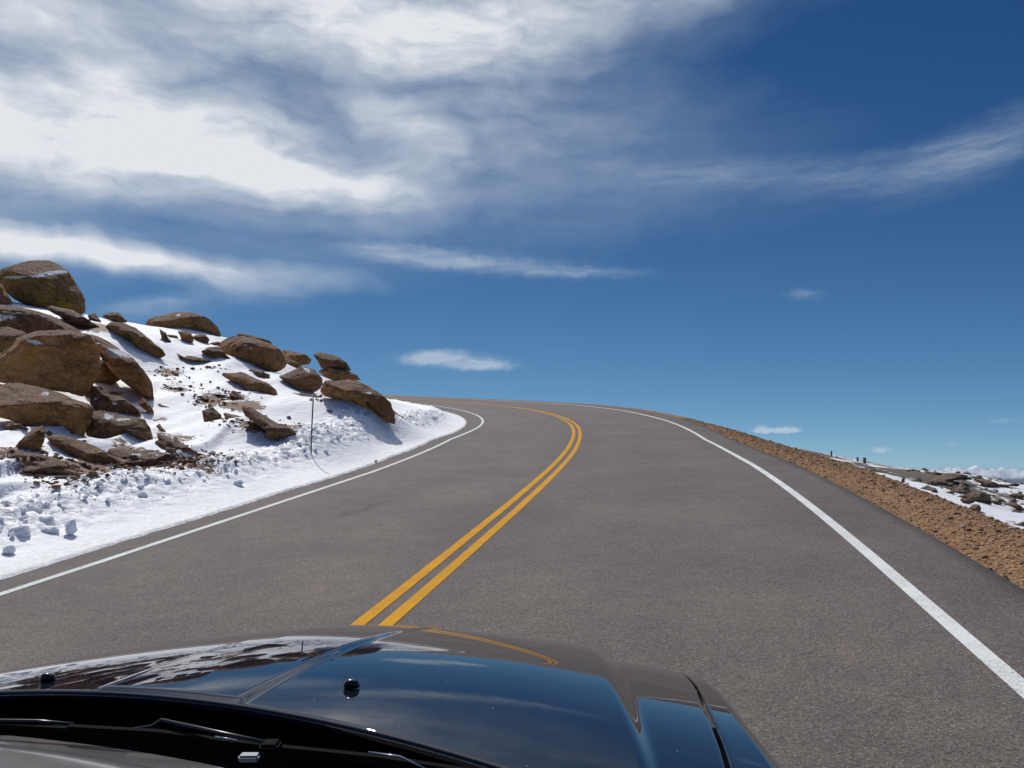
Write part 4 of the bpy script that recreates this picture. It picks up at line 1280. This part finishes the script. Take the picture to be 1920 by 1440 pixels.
def fender(side):
    ys = np.linspace(0.35, 2.24, 190)
    rows = []
    for y in ys:
        a, b = float(xg(y)) + 0.0065, float(xo(y))
        pr = []
        hin = float(hz(np.array(a), np.array(y)))
        for k in (0.03, 0.012, 0.005, 0.0015):
            pr.append((a + 0.0 + (0.0015 if k < 0.01 else 0), hin - k))
        rr = 0.045
        top = np.linspace(a + 0.004, b - rr, 14)
        for xx in top: pr.append((xx, float(hz(np.array(xx), np.array(y)))))
        ze = float(hz(np.array(b - rr), np.array(y))); sl = 0.12
        for w in np.linspace(0.12, 1.0, 12) * math.pi / 2:
            pr.append((b - rr + rr * math.sin(w), ze - 1.3 * rr * (1 - math.cos(w)) - 0.02 * w))
        zb = ze - 1.3 * rr - 0.03
        arch = 0.0
        dy = y - 1.52
        low = 0.42
        if abs(dy) < 0.43: low = max(0.42, 0.38 + math.sqrt(0.43 ** 2 - dy * dy))
        for k in np.linspace(0.1, 1, 12):
            pr.append((b + 0.012 * math.sin(k * math.pi), zb + (min(low, zb - 0.02) - zb) * k))
        pr.append((b - 0.04, pr[-1][1]))
        rows.append([(side * p_[0], y, p_[1]) for p_ in pr])
    V = np.array(rows); n, m, _ = V.shape
    Fc = grid_faces(n, m)
    return mesh_obj('fender', V.reshape(-1, 3), Fc if side < 0 else Fc[:, ::-1], M_PAINT, car)


fender(1); fender(-1)


def box(name, c, s, mat, parent, bev=0.01):
    import bmesh
    bm = bmesh.new(); bmesh.ops.create_cube(bm, size=1.0)
    for v in bm.verts: v.co = Vector((v.co.x * s[0], v.co.y * s[1], v.co.z * s[2]))
    if bev: bmesh.ops.bevel(bm, geom=bm.edges[:], offset=bev, segments=3, affect='EDGES')
    for v in bm.verts: v.co += Vector(c)
    me = bpy.data.meshes.new(name); bm.to_mesh(me); bm.free(); me.materials.append(mat)
    o = bpy.data.objects.new(name, me); COL.objects.link(o); o.parent = parent
    return o


# front end (hidden from the seat, seen from the side)
def front_panel(name, z0, z1, bulge, w, mat, yb=2.16):
    xs = np.linspace(-w, w, 60); zs = np.linspace(0, 1, 14)
    V = []
    for x in xs:
        for k in zs:
            V.append((x, yb - 0.25 * x * x + bulge * math.sin(k * math.pi) + 0.02, z0 + (z1 - z0) * k))
    return mesh_obj(name, V, grid_faces(60, 14), mat, car)


front_panel('bumper', 0.34, 0.62, 0.09, 0.88, M_PAINT)
gr = front_panel('grille', 0.62, 0.80, 0.01, 0.50, M_BLACK, 2.13)
for k in range(7):
    box('slat', (-0.36 + 0.12 * k, 2.165 - 0.25 * (-0.36 + 0.12 * k) ** 2, 0.71), (0.018, 0.03, 0.16), M_CHROME, gr, 0.004)
for s_ in (-1, 1): box('headlight', (s_ * 0.69, 2.05, 0.71), (0.30, 0.10, 0.16), M_LENS, car, 0.03)
for s_ in (-1, 1):
    wh = empty('wheel', (s_ * 0.80, 1.52, 0.37)); wh.parent = car
    th = np.linspace(0, 2 * math.pi, 65); pr = [(-0.11, 0.24), (-0.12, 0.33), (-0.08, 0.375), (0.08, 0.375), (0.12, 0.33), (0.11, 0.24), (-0.11, 0.24)]
    V = [(p_[0], math.cos(a) * p_[1], math.sin(a) * p_[1]) for a in th for p_ in pr]
    mesh_obj('tyre', V, grid_faces(65, 7), M_TYRE, wh)
    pr = [(s_ * 0.10, 0.24), (s_ * 0.06, 0.20), (s_ * 0.05, 0.10), (s_ * 0.08, 0.05), (s_ * 0.08, 0.001)]
    V = [(p_[0], math.cos(a) * p_[1], math.sin(a) * p_[1]) for a in th for p_ in pr]
    mesh_obj('rim', V, grid_faces(65, 5), M_RIM, wh)


# cowl well below the rear edge of the hood
def cowl_well():
    xs = np.linspace(-0.80, 0.80, 120)
    prof = [(0.16, -0.035), (0.0, -0.055), (-0.06, -0.075), (-0.16, -0.095), (-0.45, -0.30), (-0.46, -0.50)]
    V = []
    for x in xs:
        yr = float(yrear(x)); zr = float(hz(np.array(x), np.array(yr)))
        for (dy, dz) in prof: V.append((x, yr + dy, zr + dz))
    return mesh_obj('cowl_well', V, grid_faces(120, len(prof)), M_BLACK, car)


cowl_well()


def cpt(u, v, D):
    """point in the car's frame seen at u, v at forward distance D"""
    d = ray(u, v)
    p_ = Vector(d)
    f_ = p_.dot(fwd)
    p_ = p_ * (D / f_)
    return np.array([p_.dot(rgt) + LC, p_.dot(fwd), p_.dot(upc) + HC])


def cowl_panel():
    us = np.linspace(-0.55, 0.24, 80)
    V = []
    m_ = 26
    for x in us:
        ye = 0.985 - 2.3 * max(0, x + 0.20) ** 2 * 0.35 - 0.28 * (x + 0.2) ** 2
        ze = 1.61 - 0.407 * ye - (0.02 if x > 0.2 else 0) - 0.10 * max(0, x + 0.14) * 0.9
        for k in range(m_):
            q_ = k / (m_ - 1)
            yy = ye - 0.34 * q_
            rise = 0.030 * math.sin(min(1, q_ * 2.2) * math.pi / 2) + 0.012 * (q_ > 0.2) * math.sin(min(1, (q_ - 0.2) * 5) * math.pi / 2) + 0.05 * q_ * q_
            V.append((x, yy, ze - 0.016 + rise))
    o = mesh_obj('cowl_panel', V, grid_faces(80, m_), M_GLOSS, car)
    return o


cowl_panel()


def wiper(name, arm, blade, edge):
    w_ = empty(name, cpt(*arm[0])); w_.parent = car
    o0 = cpt(*arm[0])
    V, Fc = cyl([cpt(*a) - o0 for a in arm], 0.0022, 8); mesh_obj('wiper_arm', V, Fc, M_ARM, w_)
    pts = [cpt(*a) - o0 for a in blade]
    V = []; 
    for p_ in pts:
        for (a, b) in ((0.0, 0.003), (0.005, 0.002), (0.006, -0.006), (-0.002, -0.008), (-0.003, 0.0)):
            V.append(p_ + np.array([0, -a, b]))
    n_ = len(pts); Fc = [(i * 5 + k, i * 5 + (k + 1) % 5, (i + 1) * 5 + (k + 1) % 5, (i + 1) * 5 + k) for i in range(n_ - 1) for k in range(5)]
    Fc += [(4, 3, 2, 1, 0), tuple((n_ - 1) * 5 + k for k in range(5))]
    mesh_obj('wiper_blade', V, Fc, M_RUB, w_, False)
    for e in edge:
        V, Fc = cyl([cpt(*a) - o0 for a in e], 0.0009, 6); mesh_obj('wiper_spring_strip', V, Fc, M_CHROME, w_)
    return w_


w1 = wiper('wiper', [(245, 1368, 0.93), (285, 1362, 0.93), (303, 1350, 0.93), (400, 1371, 0.90), (502, 1393, 0.87)],
           [(130, 1362, 0.94), (300, 1372, 0.92), (420, 1388, 0.90), (540, 1402, 0.88), (700, 1418, 0.86), (900, 1448, 0.84)],
           [[(404, 1381, 0.885), (445, 1388, 0.88)], [(690, 1410, 0.85), (750, 1418, 0.845), (800, 1442, 0.84)]])
box('wiper_pivot', tuple(cpt(507, 1403, 0.862) - cpt(245, 1368, 0.93)), (0.021, 0.02, 0.014), M_RUB, w1, 0.003)
box('pale_gap_block', tuple(cpt(468, 1420, 0.850) - cpt(245, 1368, 0.93)), (0.022, 0.012, 0.007), M_GAP, w1, 0.002)  # made-up block standing for a bright see-through gap
w2 = wiper('wiper', [(-160, 1350, 0.96), (0, 1351, 0.955), (70, 1352, 0.955), (138, 1358, 0.955)],
           [(-200, 1362, 0.96), (0, 1358, 0.955), (140, 1366, 0.95), (240, 1376, 0.94)], [])

# ------------------------------------------------------------------ the air between here and the far range
def haze():
    V = [(x, y, z) for z in (-957, 14.0) for (x, y) in ((-31500, -31500), (31500, -31500), (31500, 31500), (-31500, 31500))]
    o = mesh_obj('haze', V, [(3, 2, 1, 0), (4, 5, 6, 7), (0, 1, 5, 4), (1, 2, 6, 5), (2, 3, 7, 6), (3, 0, 4, 7)], None, None, False)
    m = bpy.data.materials.new('air'); m.use_nodes = True
    t = NT(m.node_tree); t.n.clear()
    v = t.node('ShaderNodeVolumePrincipled'); out = t.node('ShaderNodeOutputMaterial')
    v.inputs['Color'].default_value = (0.62, 0.78, 1.0, 1)
    v.inputs['Density'].default_value = 3.2e-5
    v.inputs['Anisotropy'].default_value = 0.2
    t.l.new(v.outputs[0], out.inputs['Volume'])
    o.data.materials.append(m)
    return tag(o, 'thin blue haze in front of the far mountains', 'haze', kind='stuff')


haze()
